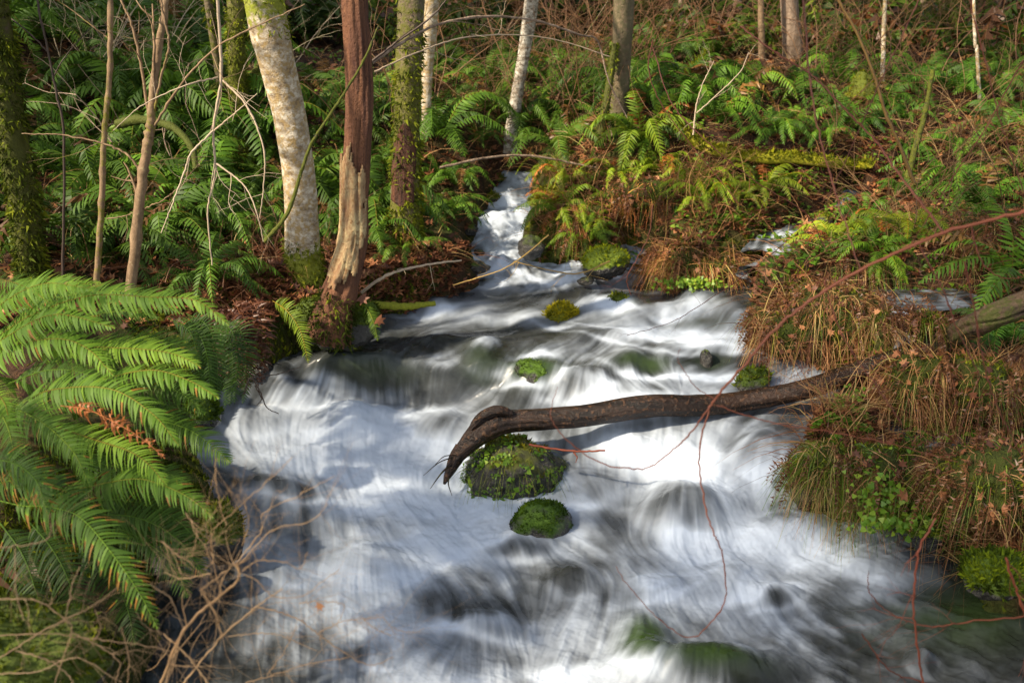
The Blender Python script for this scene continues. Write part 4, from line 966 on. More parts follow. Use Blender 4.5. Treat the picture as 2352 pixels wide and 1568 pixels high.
cane('sapling', 'forked brown sapling in front of the light green fern', 'sapling', [([(298, 690, 4.4), (321, 462, 4.4), (334, 357, 4.4), (346, 290, 4.4), (349, 235, 4.4), (365, 105, 4.4), (382, 0, 4.4), (400, -200, 4.5)], 24, 13),
 ([(344, 285, 4.4), (320, 130, 4.4), (300, 50, 4.4), (279, 0, 4.4), (250, -120, 4.4)], 7, 4), ([(354, 260, 4.4), (370, 176, 4.35), (388, 105, 4.3), (375, 30, 4.3), (365, -60, 4.3)], 6, 4),
 ([(350, 296, 4.4), (420, 189, 4.3), (504, 105, 4.2), (600, 55, 4.1), (700, 10, 4.0)], 6, 2.5), ([(323, 395, 4.4), (294, 357, 4.4), (244, 332, 4.4), (147, 311, 4.4), (50, 307, 4.4)], 6, 2),
 ([(330, 480, 4.4), (370, 462, 4.3), (400, 440, 4.3), (430, 415, 4.3)], 3, 1.5), ([(245, 503, 4.4), (290, 495, 4.4), (330, 478, 4.4)], 3, 2)], M['sapling'], seed=3, wob=.003, twigs=2, twl=.3)
cane('hanging_branch', 'pale bare branch hanging down between the saplings and the alder', 'branch', [([(495, -200, 4.2), (500, 0, 4.2), (508, 168, 4.2), (490, 298, 4.2), (494, 400, 4.2), (477, 483, 4.2), (487, 609, 4.2)], 8, 3),
 ([(490, 300, 4.2), (440, 350, 4.15), (425, 390, 4.15), (395, 470, 4.1), (370, 535, 4.1)], 5, 2), ([(512, 185, 4.2), (567, 244, 4.15), (605, 340, 4.1), (605, 430, 4.1), (596, 500, 4.1)], 5, 2),
 ([(497, 376, 4.2), (560, 425, 4.15), (590, 490, 4.1), (605, 555, 4.1)], 4, 2), ([(500, 178, 4.2), (430, 195, 4.1), (330, 240, 4.1), (260, 300, 4.1)], 4, 1.5), ([(492, 300, 4.2), (540, 260, 4.1), (590, 215, 4.1)], 4, 1.5)], M['paletwig'], seed=4, twigs=3, twl=.22)
cane('mossy_limb', 'thin green limb leaning across the foot of the white alder', 'branch', [([(608, 555, 4.6), (660, 490, 4.6), (690, 400, 4.6), (716, 330, 4.6), (770, 245, 4.6), (830, 150, 4.7), (870, 60, 4.8)], 10, 4)], M['mosslimb'], seed=5)
cane('mossy_limb', 'moss draped crooked limb beside the slim mossy tree', 'branch', [([(480, 215, 7.0), (530, 185, 7.0), (575, 175, 7.0), (600, 150, 7.0)], 24, 12)], M['mosslimb'], seed=6)
cane('mossy_limb', 'curved mossy limb lying on the fern slope at left', 'branch', [([(270, 285, 6.2), (330, 275, 6.1), (400, 295, 6.0), (440, 340, 5.9), (450, 390, 5.8)], 20, 12)], M['mosslimb'], seed=7, color=(.26, .30, .28, 1))
cane('arching_branch', 'long grey branch arching from the snag across the mottled tree', 'branch', [([(855, 145, 4.9), (920, 100, 5.0), (1010, 55, 5.2), (1120, 38, 5.4), (1230, 48, 5.6), (1330, 80, 5.8), (1372, 95, 5.9), (1400, 190, 5.9), (1440, 270, 5.9)], 7, 3)], M['greybark'], seed=8, twigs=3, twl=.5)
cane('arching_branch', 'second lower branch arching above the upper cascade', 'branch', [([(860, 165, 5.2), (960, 120, 5.3), (1060, 88, 5.4), (1180, 80, 5.6), (1290, 95, 5.8), (1400, 130, 5.9)], 4, 2)], M['paletwig'], seed=9, twigs=3, twl=.4)
cane('arching_branch', 'dark bare branch rising from behind the snag to the top', 'branch', [([(856, 140, 4.8), (920, 90, 4.8), (990, 40, 4.8), (1040, -20, 4.8)], 6, 3)], M['darktwig'], seed=10, twigs=2, twl=.4)
cane('fallen_branch', 'dead grey branch lying across the top of the cascade', 'branch', [([(1010, 385, 6.6), (1120, 362, 6.7), (1220, 358, 6.8), (1330, 378, 6.9), (1370, 385, 6.9)], 6, 4)], M['greybark'], seed=11)
cane('fallen_branch', 'pale branch lying on the leaves right of the snag', 'branch', [([(830, 672, 5.0), (880, 636, 5.0), (930, 618, 5.05), (1000, 605, 5.1), (1060, 598, 5.2)], 8, 4)], M['paletwig'], seed=12, twigs=2, twl=.15)
cane('leaning_branch', 'yellowish thin branch arching over the water at the small islet', 'branch', [([(1260, 540, 5.8), (1200, 590, 5.6), (1150, 620, 5.5), (1090, 640, 5.5), (1040, 655, 5.5)], 3, 2), ([(1400, 600, 5.8), (1330, 628, 5.6), (1260, 620, 5.5), (1180, 600, 5.5)], 4, 2)], M['tantwig'], seed=13, twigs=3, twl=.2, color=(1.4, 1.4, .8, 1))
cane('mossy_root', 'moss covered root lying along the water right of the snag', 'root', [([(800, 705, 5.0), (860, 700, 5.0), (930, 704, 5.05), (1000, 696, 5.1)], 22, 12)], M['mosslimb'], seed=14, color=(1, 1, 1, 1))
def mossy_log(label, pts, seed, n=5000, col=(1.3, 1.15, .8, 1)):
    pts = [(a, b, float(onground(a, b + 26)[1]) - .05, w_) for a, b, w_ in pts]; P, R = wpath(pts); Q = catmull(np.c_[P, R], 16); root = empty('mossy_limb', tuple(Q[0, :3]), label, 'branch')
    mb = MB(); V = ring_tube(mb, Q[:, :3], Q[:, 3], 20, seed, .25, c=np.full((len(Q), 1), .8), vs=5); mb.build('stem', M['mosslimb'], root, origin=Q[0, :3]).color = col
    mb = MB(); N_ = nrm(V - Q[:, :3][:, None]); up = N_[..., 2] > -.3; fuzz(mb, (V[up], N_[up]), n, .02, np.random.default_rng(seed), c=(.4, 1)); mb.build('moss', M['mossblade'], root, origin=Q[0, :3]).color = col
mossy_log('bright yellow mossy fallen limb crossing the fern patch', [(1525, 268, 18), (1560, 298, 22), (1600, 328, 24), (1645, 348, 22), (1700, 358, 20), (1760, 364, 24), (1830, 364, 24), (1900, 374, 22), (1960, 382, 20), (2000, 380, 12)], 401)
mossy_log('green mossy diagonal limb below the far grey trunk', [(1570, 186, 10), (1605, 142, 13), (1652, 97, 14), (1700, 70, 13), (1745, 50, 11), (1790, 30, 8)], 402, 2500, (1, 1, .8, 1))
cane('mossy_limb', 'leaning mossy stem beyond the red canes on the right slope', 'branch', [([(2085, 410, 6.4), (2105, 330, 6.4), (2125, 260, 6.4), (2143, 160, 6.4)], 15, 9)], M['mosslimb'], seed=17, sides=8)
cane('leaning_branch', 'long dark green bare stem leaning from the top right centre', 'branch', [([(2100, 420, 5.6), (2065, 330, 5.6), (2034, 260, 5.6), (2009, 176, 5.6), (1970, 80, 5.6), (1925, 0, 5.6), (1880, -100, 5.6)], 8, 5)], M['browncane'], seed=18, color=(.7, .8, .5, 1), twigs=3, twl=.4)
cane('pale_shrub', 'small pale bare forked twig standing in the fern patch', 'twig', [([(1592, 310, 6.0), (1600, 240, 6.0), (1615, 190, 6.0)], 4, 2), ([(1600, 260, 6.0), (1650, 215, 6.0), (1700, 165, 6.0), (1720, 120, 6.0)], 3, 1.5), ([(1615, 190, 6.0), (1640, 140, 6.0)], 2.5, 1.5)], M['paletwig'], seed=19, twigs=3, twl=.15)

# red canes close to the viewer on the right
RC = M['redcane']
cane('red_cane', 'thickest red brown cane crossing from the right edge to above the log', 'cane', [([(2420, 470, 2.3), (2352, 487, 2.3), (2169, 535, 2.3), (1977, 620, 2.3), (1862, 690, 2.3), (1778, 758, 2.3), (1707, 842, 2.3), (1660, 895, 2.3), (1628, 938, 2.3)], 12, 9),
 ([(1634, 930, 2.3), (1581, 1001, 2.3), (1542, 1035, 2.3), (1483, 1075, 2.3), (1383, 1064, 2.3), (1311, 1018, 2.3), (1269, 968, 2.3), (1267, 934, 2.3), (1280, 888, 2.3)], 6, 2.5),
 ([(1628, 938, 2.3), (1606, 1039, 2.28), (1618, 1152, 2.25), (1639, 1223, 2.2), (1658, 1270, 2.2), (1667, 1370, 2.2), (1631, 1431, 2.2), (1581, 1463, 2.2), (1505, 1413, 2.2), (1440, 1340, 2.2), (1415, 1300, 2.2)], 6, 2.5),
 ([(1640, 915, 2.3), (1600, 890, 2.3), (1570, 850, 2.3), (1556, 820, 2.3), (1562, 800, 2.3)], 3.5, 2), ([(1700, 845, 2.3), (1740, 830, 2.3), (1820, 820, 2.3)], 3, 1.5), ([(1645, 930, 2.3), (1720, 955, 2.3), (1800, 975, 2.3), (1900, 990, 2.3), (2050, 1020, 2.3), (2200, 1060, 2.3)], 4, 2.5)], RC, seed=21, wob=.002, color=(1.05, 1, 1, 1))
REDS = [
 ('straight red cane descending from the top to the thickest cane', [(1841, -40, 2.6), (1862, 189, 2.5), (1883, 315, 2.45), (1925, 462, 2.4), (1977, 620, 2.32)], 6, 5),
 ('pale red cane running from the fern patch down to the thickest cane', [(1700, 60, 3.2), (1780, 120, 3.1), (1858, 168, 2.9), (1925, 235, 2.8), (2009, 323, 2.6), (2064, 399, 2.5), (2169, 535, 2.32)], 5, 8),
 ('dark red cane coming down the right edge above the thickest cane', [(2220, -30, 2.6), (2260, 130, 2.6), (2295, 269, 2.6), (2316, 336, 2.6), (2365, 480, 2.6)], 4, 4),
 ('crimson cane crossing the dry grass mound down to the log', [(1893, 640, 2.5), (1905, 690, 2.5), (1942, 783, 2.5), (2009, 880, 2.5), (2072, 976, 2.5)], 5, 4),
 ('crimson cane in front of the side pool', [(2110, 560, 2.4), (2169, 674, 2.4), (2194, 745, 2.4), (2250, 860, 2.4)], 5, 4),
 ('long dark crimson cane falling to the right edge at mid height', [(2215, 600, 2.4), (2236, 703, 2.4), (2257, 825, 2.4), (2295, 942, 2.4), (2360, 1070, 2.4)], 5, 4),
 ('pink hooked cane above the right fern', [(2232, 521, 2.7), (2240, 560, 2.7), (2262, 610, 2.7), (2310, 640, 2.7), (2380, 630, 2.7)], 5, 3),
 ('orange red cane standing in the lower right water', [(2150, 1190, 2.1), (2110, 1269, 2.1), (2099, 1395, 2.1), (2110, 1503, 2.1), (2130, 1620, 2.1)], 7, 7),
 ('low red cane curving out of the lower right edge', [(2400, 1410, 2.2), (2225, 1427, 2.2), (2135, 1438, 2.2), (2060, 1415, 2.2), (2000, 1365, 2.2), (1995, 1310, 2.2)], 5, 3),
 ('thin red cane dipping into the water at the bottom right', [(1980, 1455, 2.2), (2045, 1539, 2.2), (2117, 1564, 2.2), (2250, 1600, 2.2)], 4, 4),
 ('short bright red cane at the right edge beside the mossy clump', [(2310, 1280, 2.3), (2330, 1340, 2.3), (2352, 1400, 2.3), (2380, 1460, 2.3)], 8, 8),
 ('red cane arching over the rill in front of the rusty mound', [(1500, 470, 4.0), (1490, 540, 4.0), (1465, 590, 4.0), (1440, 640, 4.0), (1450, 678, 4.0)], 4, 3),
 ('thin red cane looping over the main water left of the dry mound', [(1800, 560, 3.4), (1700, 640, 3.4), (1610, 700, 3.4), (1540, 740, 3.4), (1440, 770, 3.6)], 3, 2),
 ('red cane twig dropping from the thickest cane before the dry mound', [(1862, 770, 2.4), (1855, 830, 2.4), (1830, 860, 2.4), (1790, 885, 2.4)], 4, 2),
 ('arched orange cane over the sunlit mound', [(1500, 110, 4.5), (1545, 240, 4.4), (1640, 340, 4.3), (1740, 420, 4.3), (1850, 490, 4.3), (1900, 580, 4.3)], 4, 3),
 ('reddish cane rising steeply right of the mossy trunk', [(1500, 90, 4.5), (1490, 160, 4.5), (1520, 240, 4.5), (1610, 360, 4.5), (1700, 470, 4.5)], 4, 3),
 ('red cane slanting up from the side pool to the upper right', [(2350, 140, 3.5), (2260, 300, 3.4), (2180, 420, 3.3), (2120, 520, 3.3)], 4, 3),
 ('thin red cane above the far right slope leaning left', [(2120, -20, 3.0), (2040, 150, 3.0), (1960, 330, 3.0), (1900, 460, 3.0)], 4, 3)]
for k, (lb, pts, w0, w1) in enumerate(REDS): cane('red_cane', lb, 'cane', [(pts, w0, w1)], RC, 'red canes over the right bank', wob=.0025, seed=100 + k, color=tint((.62, .52, .52), s=.2), twigs=5, twl=.14)

# twiggy bush in the lower left foreground
Yb = 1.9
def zb(*q): return [(376 + .36 * a, 1004 + .36 * b, Yb) for a, b in q]
BR = [(zb((-30, 1600), (130, 1230), (375, 1000), (480, 900), (465, 800)), 14, 8), (zb((465, 800), (620, 600), (640, 480), (860, 370), (1090, 245)), 6, 2), (zb((480, 810), (700, 590), (930, 540), (1050, 420)), 5, 2), (zb((500, 850), (610, 785), (780, 800), (870, 835), (920, 730)), 5, 2),
      (zb((510, 870), (600, 920), (700, 1010), (880, 1010), (1120, 840)), 5, 2), (zb((375, 1000), (335, 880), (310, 620), (440, 480), (640, 300), (820, 125)), 5, 2), (zb((130, 1568), (350, 1290), (590, 1080), (760, 965)), 9, 3), (zb((590, 1080), (820, 1140), (980, 1250), (1180, 1390), (1330, 1450), (1470, 1400)), 6, 2),
      (zb((980, 1250), (1120, 1180), (1270, 1155), (1410, 1150)), 4, 2), (zb((520, 1568), (680, 1520), (900, 1450), (1180, 1400)), 5, 3), (zb((660, 1510), (760, 1380), (850, 1200)), 4, 2), (zb((0, 1250), (110, 1350), (200, 1450), (280, 1568)), 7, 7), (zb((240, 960), (340, 1150), (370, 1280)), 6, 3),
      (zb((-20, 660), (80, 740), (180, 800)), 6, 3), (zb((140, 480), (210, 600), (180, 760)), 5, 2), (zb((300, 870), (120, 900), (0, 860)), 5, 2), (zb((400, 850), (250, 960), (230, 980)), 5, 2), (zb((330, 130), (330, 250), (350, 400), (400, 560)), 4, 3), (zb((260, 680), (310, 800), (300, 560)), 4, 2), (zb((500, 690), (540, 560), (520, 410)), 3, 2),
      (zb((410, 1270), (620, 1250), (760, 1270), (980, 1360)), 4, 2), (zb((1020, 1380), (1000, 1290), (1010, 1260)), 3, 2), (zb((860, 1060), (1000, 1045), (1150, 1070), (1100, 1200)), 4, 2), (zb((1270, 1150), (1330, 1210), (1450, 1265)), 3, 2), (zb((1400, 1150), (1480, 1220), (1600, 1245), (1660, 1210)), 3, 1.5)]
BR = [(a, b * .48, c * .62) for a, b, c in BR]
bush = cane('bare_bush', 'bare brown twiggy bush reaching over the white water from lower left', 'bush', BR, M['tantwig'], color=(1.35, 1.3, 1.25, 1), seed=200, wob=.002, twigs=9, twl=.13)
def zc(*q): return [(.3402 * a, 1035 + .3402 * b, 1.8) for a, b in q]
BR2 = [(zc((-40, 1420), (350, 1180), (600, 1060), (800, 920)), 5, 2), (zc((-30, 1000), (240, 1010), (440, 1140), (480, 1230), (370, 1568)), 5, 3), (zc((480, 1230), (660, 1310), (800, 1420), (780, 1568)), 5, 3), (zc((-20, 650), (260, 620), (340, 560), (340, 420)), 4, 2), (zc((440, 1130), (490, 900), (540, 780)), 3, 2),
       (zc((320, 830), (350, 1010), (330, 1040)), 3, 2), (zc((100, 650), (110, 950), (160, 1140)), 4, 2), (zc((-20, 1250), (300, 1230), (560, 1260), (900, 1300), (1150, 1350)), 4, 3), (zc((640, 1070), (680, 1200), (620, 1300)), 3, 2), (zc((820, 1190), (870, 1400), (860, 1568)), 4, 3), (zc((1010, 900), (1150, 1000), (1240, 1190)), 4, 3),
       (zc((100, 1350), (300, 1400), (450, 1500), (520, 1600)), 4, 3), (zc((920, 1090), (990, 1190), (1100, 1230)), 3, 2), (zc((-20, 1500), (250, 1490), (520, 1400), (820, 1560)), 4, 2)]
BR2 = [(a, b * .55, c * .75) for a, b, c in BR2]
cane('bare_bush', 'tangle of tan twigs filling the bottom left corner', 'bush', BR2, M['tantwig'], seed=201, wob=.002, twigs=5, twl=.10, color=(.9, .9, .95, 1))
cane('dark_twig', 'small dark twig dipping into white water below the hanging dead fronds', 'twig', [([(560, 905, 4.0), (576, 868, 4.0), (600, 905, 4.0), (612, 935, 4.0), (640, 950, 4.0)], 4, 2), ([(576, 868, 4.0), (640, 858, 4.1), (690, 842, 4.2)], 3, 1.5), ([(585, 885, 4.0), (600, 915, 4.0), (590, 930, 4.0)], 2.5, 1.5)], M['darktwig'], seed=202)

# generic thickets of bare canes, copied about the slopes
def shrub_proto(name, mtl, seed, n, H):
    rng = np.random.default_rng(seed); mb = MB()
    for k in range(n):
        out = []; az = rng.uniform(0, 6.28); branch_paths(rng, np.array([rng.normal(0, .12), rng.normal(0, .12), -.05]), np.array([math.cos(az) * .7, math.sin(az) * .7, 1.2]), H * rng.uniform(.6, 1.2), .0042, 2, out, .32, 3, -.09)
        for a, b in out: tube(mb, catmull(a, 2), np.interp(np.linspace(0, 1, 2 * (len(b) - 1) + 1), np.linspace(0, 1, len(b)), b), 3, rng.uniform(.2, .9), cap=False)
    return mb.build(name, mtl)
def scatter_shrubs(pr, n, box, sc, label, group, col, cat='shrub'):
    first = [True] * len(pr)
    c = 0; t = 0
    while c < n and t < n * 20:
        t += 1; px = random.uniform(box[0], box[2]); py = random.uniform(box[1], box[3]); p = onground(px, py)
        if p is None or inside(p[0], p[1], POLYW) or polydist(p[0], p[1], POLYW) < .12 or incarve(p[0], p[1]) or blocks_trunk(px, py): continue
        k = random.randrange(len(pr)); o = pr[k]
        if first[k]: first[k] = False
        else: o = o.copy(); COL.objects.link(o)
        s = sc * random.uniform(.7, 1.25); o.location = p; o.rotation_euler = (random.uniform(-.15, .15), random.uniform(-.15, .15), random.uniform(0, 6.28)); o.scale = (s, s, s); o.color = tint(col, s=.2); tag(o, label, cat, group); c += 1
    for k, fst in enumerate(first):
        if fst: bpy.data.objects.remove(pr[k])
scatter_shrubs([shrub_proto('cane_thicket', M['browncane'], 300 + k, 4, 1.0) for k in range(3)], 20, (1650, 200, 2400, 600), .9, 'thicket of thin reddish canes on the right slope', 'red cane thickets on the right slope', (.75, .8, .7))
scatter_shrubs([shrub_proto('cane_thicket', M['browncane'], 310 + k, 6, 1.2) for k in range(3)], 34, (1400, 40, 2352, 200), 1.1, 'brown bare cane thicket far up the right slope', 'brown thickets far up the slope', (.9, .9, .9))
scatter_shrubs([shrub_proto('bare_shrub', M['browncane'], 320 + k, 5, 1.1) for k in range(3)], 20, (760, 60, 1450, 330), 1.0, 'bare brown shrub on the middle slope behind the trunks', 'bare shrubs on the middle slope', (1, 1, 1))
scatter_shrubs([shrub_proto('bare_shrub', M['paletwig'], 330 + k, 4, 1.0) for k in range(2)], 12, (60, 60, 620, 420), 1.0, 'pale bare shrub among the shaded ferns at left', 'pale shrubs among the shaded ferns', (.8, .8, .8))
scatter_shrubs([shrub_proto('bramble', M['straw'], 340 + k, 8, .55) for k in range(3)], 17, (1260, 400, 1700, 600), .55, 'low dry bramble on the sunlit rusty mound', 'dry brambles on the rusty mound', (1.1, 1, 1), 'bramble')
scatter_shrubs([shrub_proto('bramble', M['straw'], 350 + k, 9, .5) for k in range(3)], 20, (1900, 880, 2400, 1300), .62, 'dry twiggy bramble on the near right bank', 'dry brambles on the near right bank', (.9, .85, .85), 'bramble')
scatter_shrubs([shrub_proto('bramble', M['browncane'], 360 + k, 6, .5) for k in range(2)], 14, (400, 560, 1060, 700), .6, 'thin bare bramble on the leafy bank by the big trunks', 'brambles by the big trunks', (.9, .8, .8), 'bramble')

# ------------------------------------------------------------------ rocks
def ico(sub):
    import bmesh
    bm = bmesh.new(); bmesh.ops.create_icosphere(bm, subdivisions=sub, radius=1); V = np.array([v.co[:] for v in bm.verts]); Fc = np.array([[v.index for v in f.verts] for f in bm.faces]); bm.free(); return V, Fc
ICO = ico(5)
def rock(label, px, py, Y, rx, ry, rz, seed, moss=.5, color=(1, 1, 1, 1), fz=1800, name='mossy_rock', cat='rock', zc=None, fl=.014, rough=.22, herbs=0, mc=(.3, .9), grassn=0, flat=False):
    p = at(px, py, Y); V, Fc = ICO; nz = fbm(V[:, 0] * 1.5 + seed, V[:, 1] * 1.5, V[:, 2] * 1.5, 5, seed)
    nz = nz + .35 * np.abs(fbm(V[:, 0] * 3 + seed, V[:, 1] * 3, V[:, 2] * 3, 3, seed + 8)); D = V * (1 + (rough + .10) * 2 * nz)[:, None]; D[:, 2] += .16 * V[:, 0] * math.sin(seed * 2.3); P = D * np.array([rx, ry, rz]) + p
    mv = np.clip(moss - .35 * smooth((.05 - V[:, 2]) / .25) + .42 * V[:, 2] + .25 * (fbm(V[:, 0] * 3, V[:, 1] * 3, V[:, 2] * 3, 3, seed + 3)) * 2, 0, 1)
    root = empty(name, tuple(p), label, cat); mb = MB(); mb.add(P, Fc, mv); o = mb.build('stone', M['rock'], root, origin=p); o.color = color
    rng = np.random.default_rng(seed)
    if fz:
        ok = (mv + .8 * fbm(V[:, 0] * 4, V[:, 1] * 4, V[:, 2] * 4, 3, seed + 5) > .52) & (V[:, 1] < .6)
        if ok.sum() < 60: ok = V[:, 2] > .3
        mb = MB(); fuzz(mb, (P[ok], nrm(V[ok] / np.array([rx, ry, rz]))), fz, fl, rng, c=mc, up=.3); m_ = mb.build('moss', M['mossblade'], root, origin=p); m_.color = color
    if herbs:
        ok = np.nonzero((V[:, 1] < .2) & (V[:, 2] > -.75))[0]; mb = MB(); ok = ok[fbm(V[ok, 0] * 4, V[ok, 1] * 4, V[ok, 2] * 4, 3, 6) > -.03]; k = rng.choice(ok, herbs); q = P[k] + nrm(V[k]) * rng.uniform(.004, .02, herbs)[:, None]
        leaf_cards(mb, q, nrm(V[k] + rng.normal(0, .5, (herbs, 3))), rng.uniform(.003, .006, herbs) + rng.exponential(.0035, herbs).clip(0, .012), rng, (.2, 1)); mb.build('creeping_leaves', M['herb'], root, origin=p)
    if grassn:
        mb = MB(); ok = np.nonzero((V[:, 1] < .1) & (V[:, 2] > .1))[0]; k = rng.choice(ok, grassn)
        blades(mb, P[k], nrm(V[k] * np.array([1, 1, .3]) + rng.normal(0, .3, (grassn, 3))), rng.uniform(.06, .16, grassn), .0012, rng, fall=1.6); mb.build('hanging_grass', M['grass'], root, origin=p)
    return root
def blades(mb, P, D, L, w, rng, fall=1.0, c=(0, 1), segs=5, lean=None):
    n = len(P); k = np.linspace(0, 1, segs + 1); Z = np.array([0, 0, -1.0])
    Q = P[:, None] + D[:, None] * (L[:, None] * k)[..., None] + Z * (L[:, None] * k ** 2 * fall)[..., None] + rng.normal(0, .02, (n, 1, 3)) * k[None, :, None] ** 2
    s = nrm(np.cross(D, np.array([0, 1.0, .2])) + 1e-3 + rng.normal(0, .35, (n, 3)))[:, None] * (w * rng.uniform(.6, 1.5, n))[:, None, None] * (1 - .8 * k)[None, :, None]
    V = np.stack([Q - s, Q + s], 2).reshape(-1, 3); st = 2 * (segs + 1); i = (np.arange(n) * st)[:, None]; q = np.arange(segs)[None] * 2
    f = np.stack([i + q, i + q + 1, i + q + 3, i + q + 2], -1).reshape(-1, 4); mb.add(V, f, np.repeat(rng.uniform(c[0], c[1], n), st))
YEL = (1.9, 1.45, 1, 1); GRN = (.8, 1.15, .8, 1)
rock('big mossy rock with creeping leaves under the end of the fallen log', 1172, 1085, 4.22, .225, .19, .155, 11, .17, (1.3, 1.0, .8, 1), 1700, herbs=900, rough=.34, grassn=160, fl=.010)
rock('round green moss topped rock standing alone in the foam below the log', 1238, 1220, 3.86, .145, .14, .125, 12, .26, GRN, 3600, rough=.13, fl=.008, mc=(.1, .65))
rock('green mossy rock with water pouring round it left of the log bend', 1228, 862, 4.85, .105, .10, .085, 13, .36, (.9, 1.25, .8, 1), 1500, rough=.12, mc=(.2, .8), fl=.007)
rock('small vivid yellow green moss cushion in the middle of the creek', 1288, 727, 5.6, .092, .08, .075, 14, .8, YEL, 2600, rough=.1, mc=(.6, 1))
rock('little mossy stone just upstream of the vivid cushion', 1422, 697, 5.8, .07, .06, .06, 15, .4, (1, 1, .8, 1), 500, rough=.15)
rock('dark upright stone parting the flow above the log', 1622, 832, 4.9, .035, .05, .07, 16, .1, fz=0, name='rock', rough=.2)
rock('dark mossy boulder half sunk behind the log near the dry mound', 1728, 880, 4.70, .085, .08, .075, 17, .4, (.8, .9, .8, 1), 900, rough=.12)
rock('grey brown stone at the right foot of the upper cascade', 1218, 568, 6.35, .085, .09, .075, 18, .2, fz=0, name='rock')
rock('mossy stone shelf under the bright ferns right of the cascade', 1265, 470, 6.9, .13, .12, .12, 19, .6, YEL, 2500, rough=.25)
rock('mossy boulder at the water edge below the rusty mound', 1390, 605, 6.1, .14, .14, .10, 20, .55, (1.4, 1.4, .8, 1), 1800)
rock('lichen spotted rock at the left bank behind the bare twigs', 512, 1225, 3.55, .075, .10, .12, 21, .45, (1, 1, .9, 1), 1200, rough=.25)
rock('dark wet rock edge at the right bank beside the hanging grass', 1846, 1110, 3.98, .055, .10, .12, 22, .0, fz=0, name='rock', rough=.3)
rock('moss cushion at the water edge in the lower right corner', 2285, 1325, 3.05, .095, .10, .075, 23, .8, (1.0, 1.15, .8, 1), 3800, rough=.3, mc=(.2, .8))
rock('moss lump hanging over the dark water on the right bank', 2125, 1195, 3.72, .14, .12, .10, 24, .8, (1.1, 1.2, .8, 1), 3500, rough=.35)
rock('mossy block on the right bank beside the end of the log', 2100, 870, 4.55, .10, .10, .15, 25, .8, (1.3, 1.2, .7, 1), 3800, rough=.2)
rock('dark rock at the water edge below the log right end', 1955, 905, 4.55, .075, .08, .06, 26, .3, fz=300, rough=.3)
rock('brown mossy stone beside the side cascade', 1672, 585, 6.3, .085, .09, .09, 27, .35, (.9, .8, .8, 1), 500)
rock('dark moss stone at the foot of the side cascade', 1765, 640, 6.0, .07, .07, .06, 28, .4, (1.2, 1, .7, 1), 500)
rock('mossy mound with pale lichen in the bottom left corner', 20, 1530, 2.05, .22, .20, .15, 29, .6, (1, 1, .9, 1), 3500, rough=.3, mc=(.1, .6))
rock('dark stone behind the lower fronds at the left water edge', 385, 1290, 3.3, .06, .08, .07, 30, .0, fz=0, name='rock')
rock('small dark stone in the riffle below the upper cascade', 1345, 645, 6.0, .05, .05, .025, 31, .1, fz=0, name='rock')
rock('dark stone at the left edge of the upper pool', 1085, 612, 6.2, .10, .08, .04, 32, .1, fz=0, name='rock')
rock('mossy bank shoulder under the roots of the snag', 770, 740, 4.92, .20, .12, .14, 33, .65, (.8, .85, .7, 1), 4500, rough=.3, mc=(.05, .55))
rock('mossy stump footed block behind the red canes on the upper right', 1972, 255, 7.6, .13, .13, .24, 34, .5, (1.3, 1.1, .7, 1), 2500, name='mossy_stump', cat='stump', rough=.3)
rock('moss lump on the bank edge under the mid left ferns', 470, 945, 3.85, .06, .08, .07, 35, .8, (.7, .9, .7, 1), 1200)

STN = [('dark wet stone splitting the top of the upper cascade', 1132, 455, .045, .5), ('brown stone pinching the upper cascade from the right', 1246, 468, .06, .4), ('dark stone at the left lip of the upper cascade fall', 1078, 528, .06, .2),
 ('grey stone on the right lip of the upper cascade fall', 1256, 520, .06, .3), ('small black stone in the white foot of the upper cascade', 1100, 580, .035, .1), ('mossy stone left of the cascade head', 1140, 412, .06, .7), ('mossy stone right of the cascade head', 1262, 415, .07, .7),
 ('wet stone left of the side pool outlet', 2030, 745, .06, .4), ('wet stone right of the side pool outlet', 2112, 752, .07, .4), ('flat dark stone in the side pool', 2010, 690, .05, .1), ('dark stone in the side cascade upper bend', 1890, 505, .06, .3), ('brown stone in the middle of the side cascade', 1790, 560, .06, .2),
 ('rounded stone at the side cascade left turn', 1725, 590, .06, .3), ('dark stone under the side cascade foot', 1712, 655, .05, .2), ('stone beside the rill', 1500, 590, .05, .2), ('mossy stone between the rill and the bright fern', 1455, 560, .05, .7),
 ('black stone at the left bank under the hanging fronds', 590, 850, .07, .1), ('dark stone against the left bank above the white foam', 500, 960, .06, .3), ('stone at the waterline below the wet rock edge', 1850, 1180, .06, .1), ('dark stone in the shallow brown water at right', 2180, 1300, .05, .1)]
for k, (lb, px, py, r, ms) in enumerate(STN):
    q = onwater(px, py) if k < 7 else onground(px, py)
    rock(lb, px, py, float(q[1]), r, r, r * .7, 700 + k, ms, (1.2, 1.15, .8, 1), 500 if ms > .25 else 0, rough=.3, name='rock' if ms < .5 else 'mossy_rock')
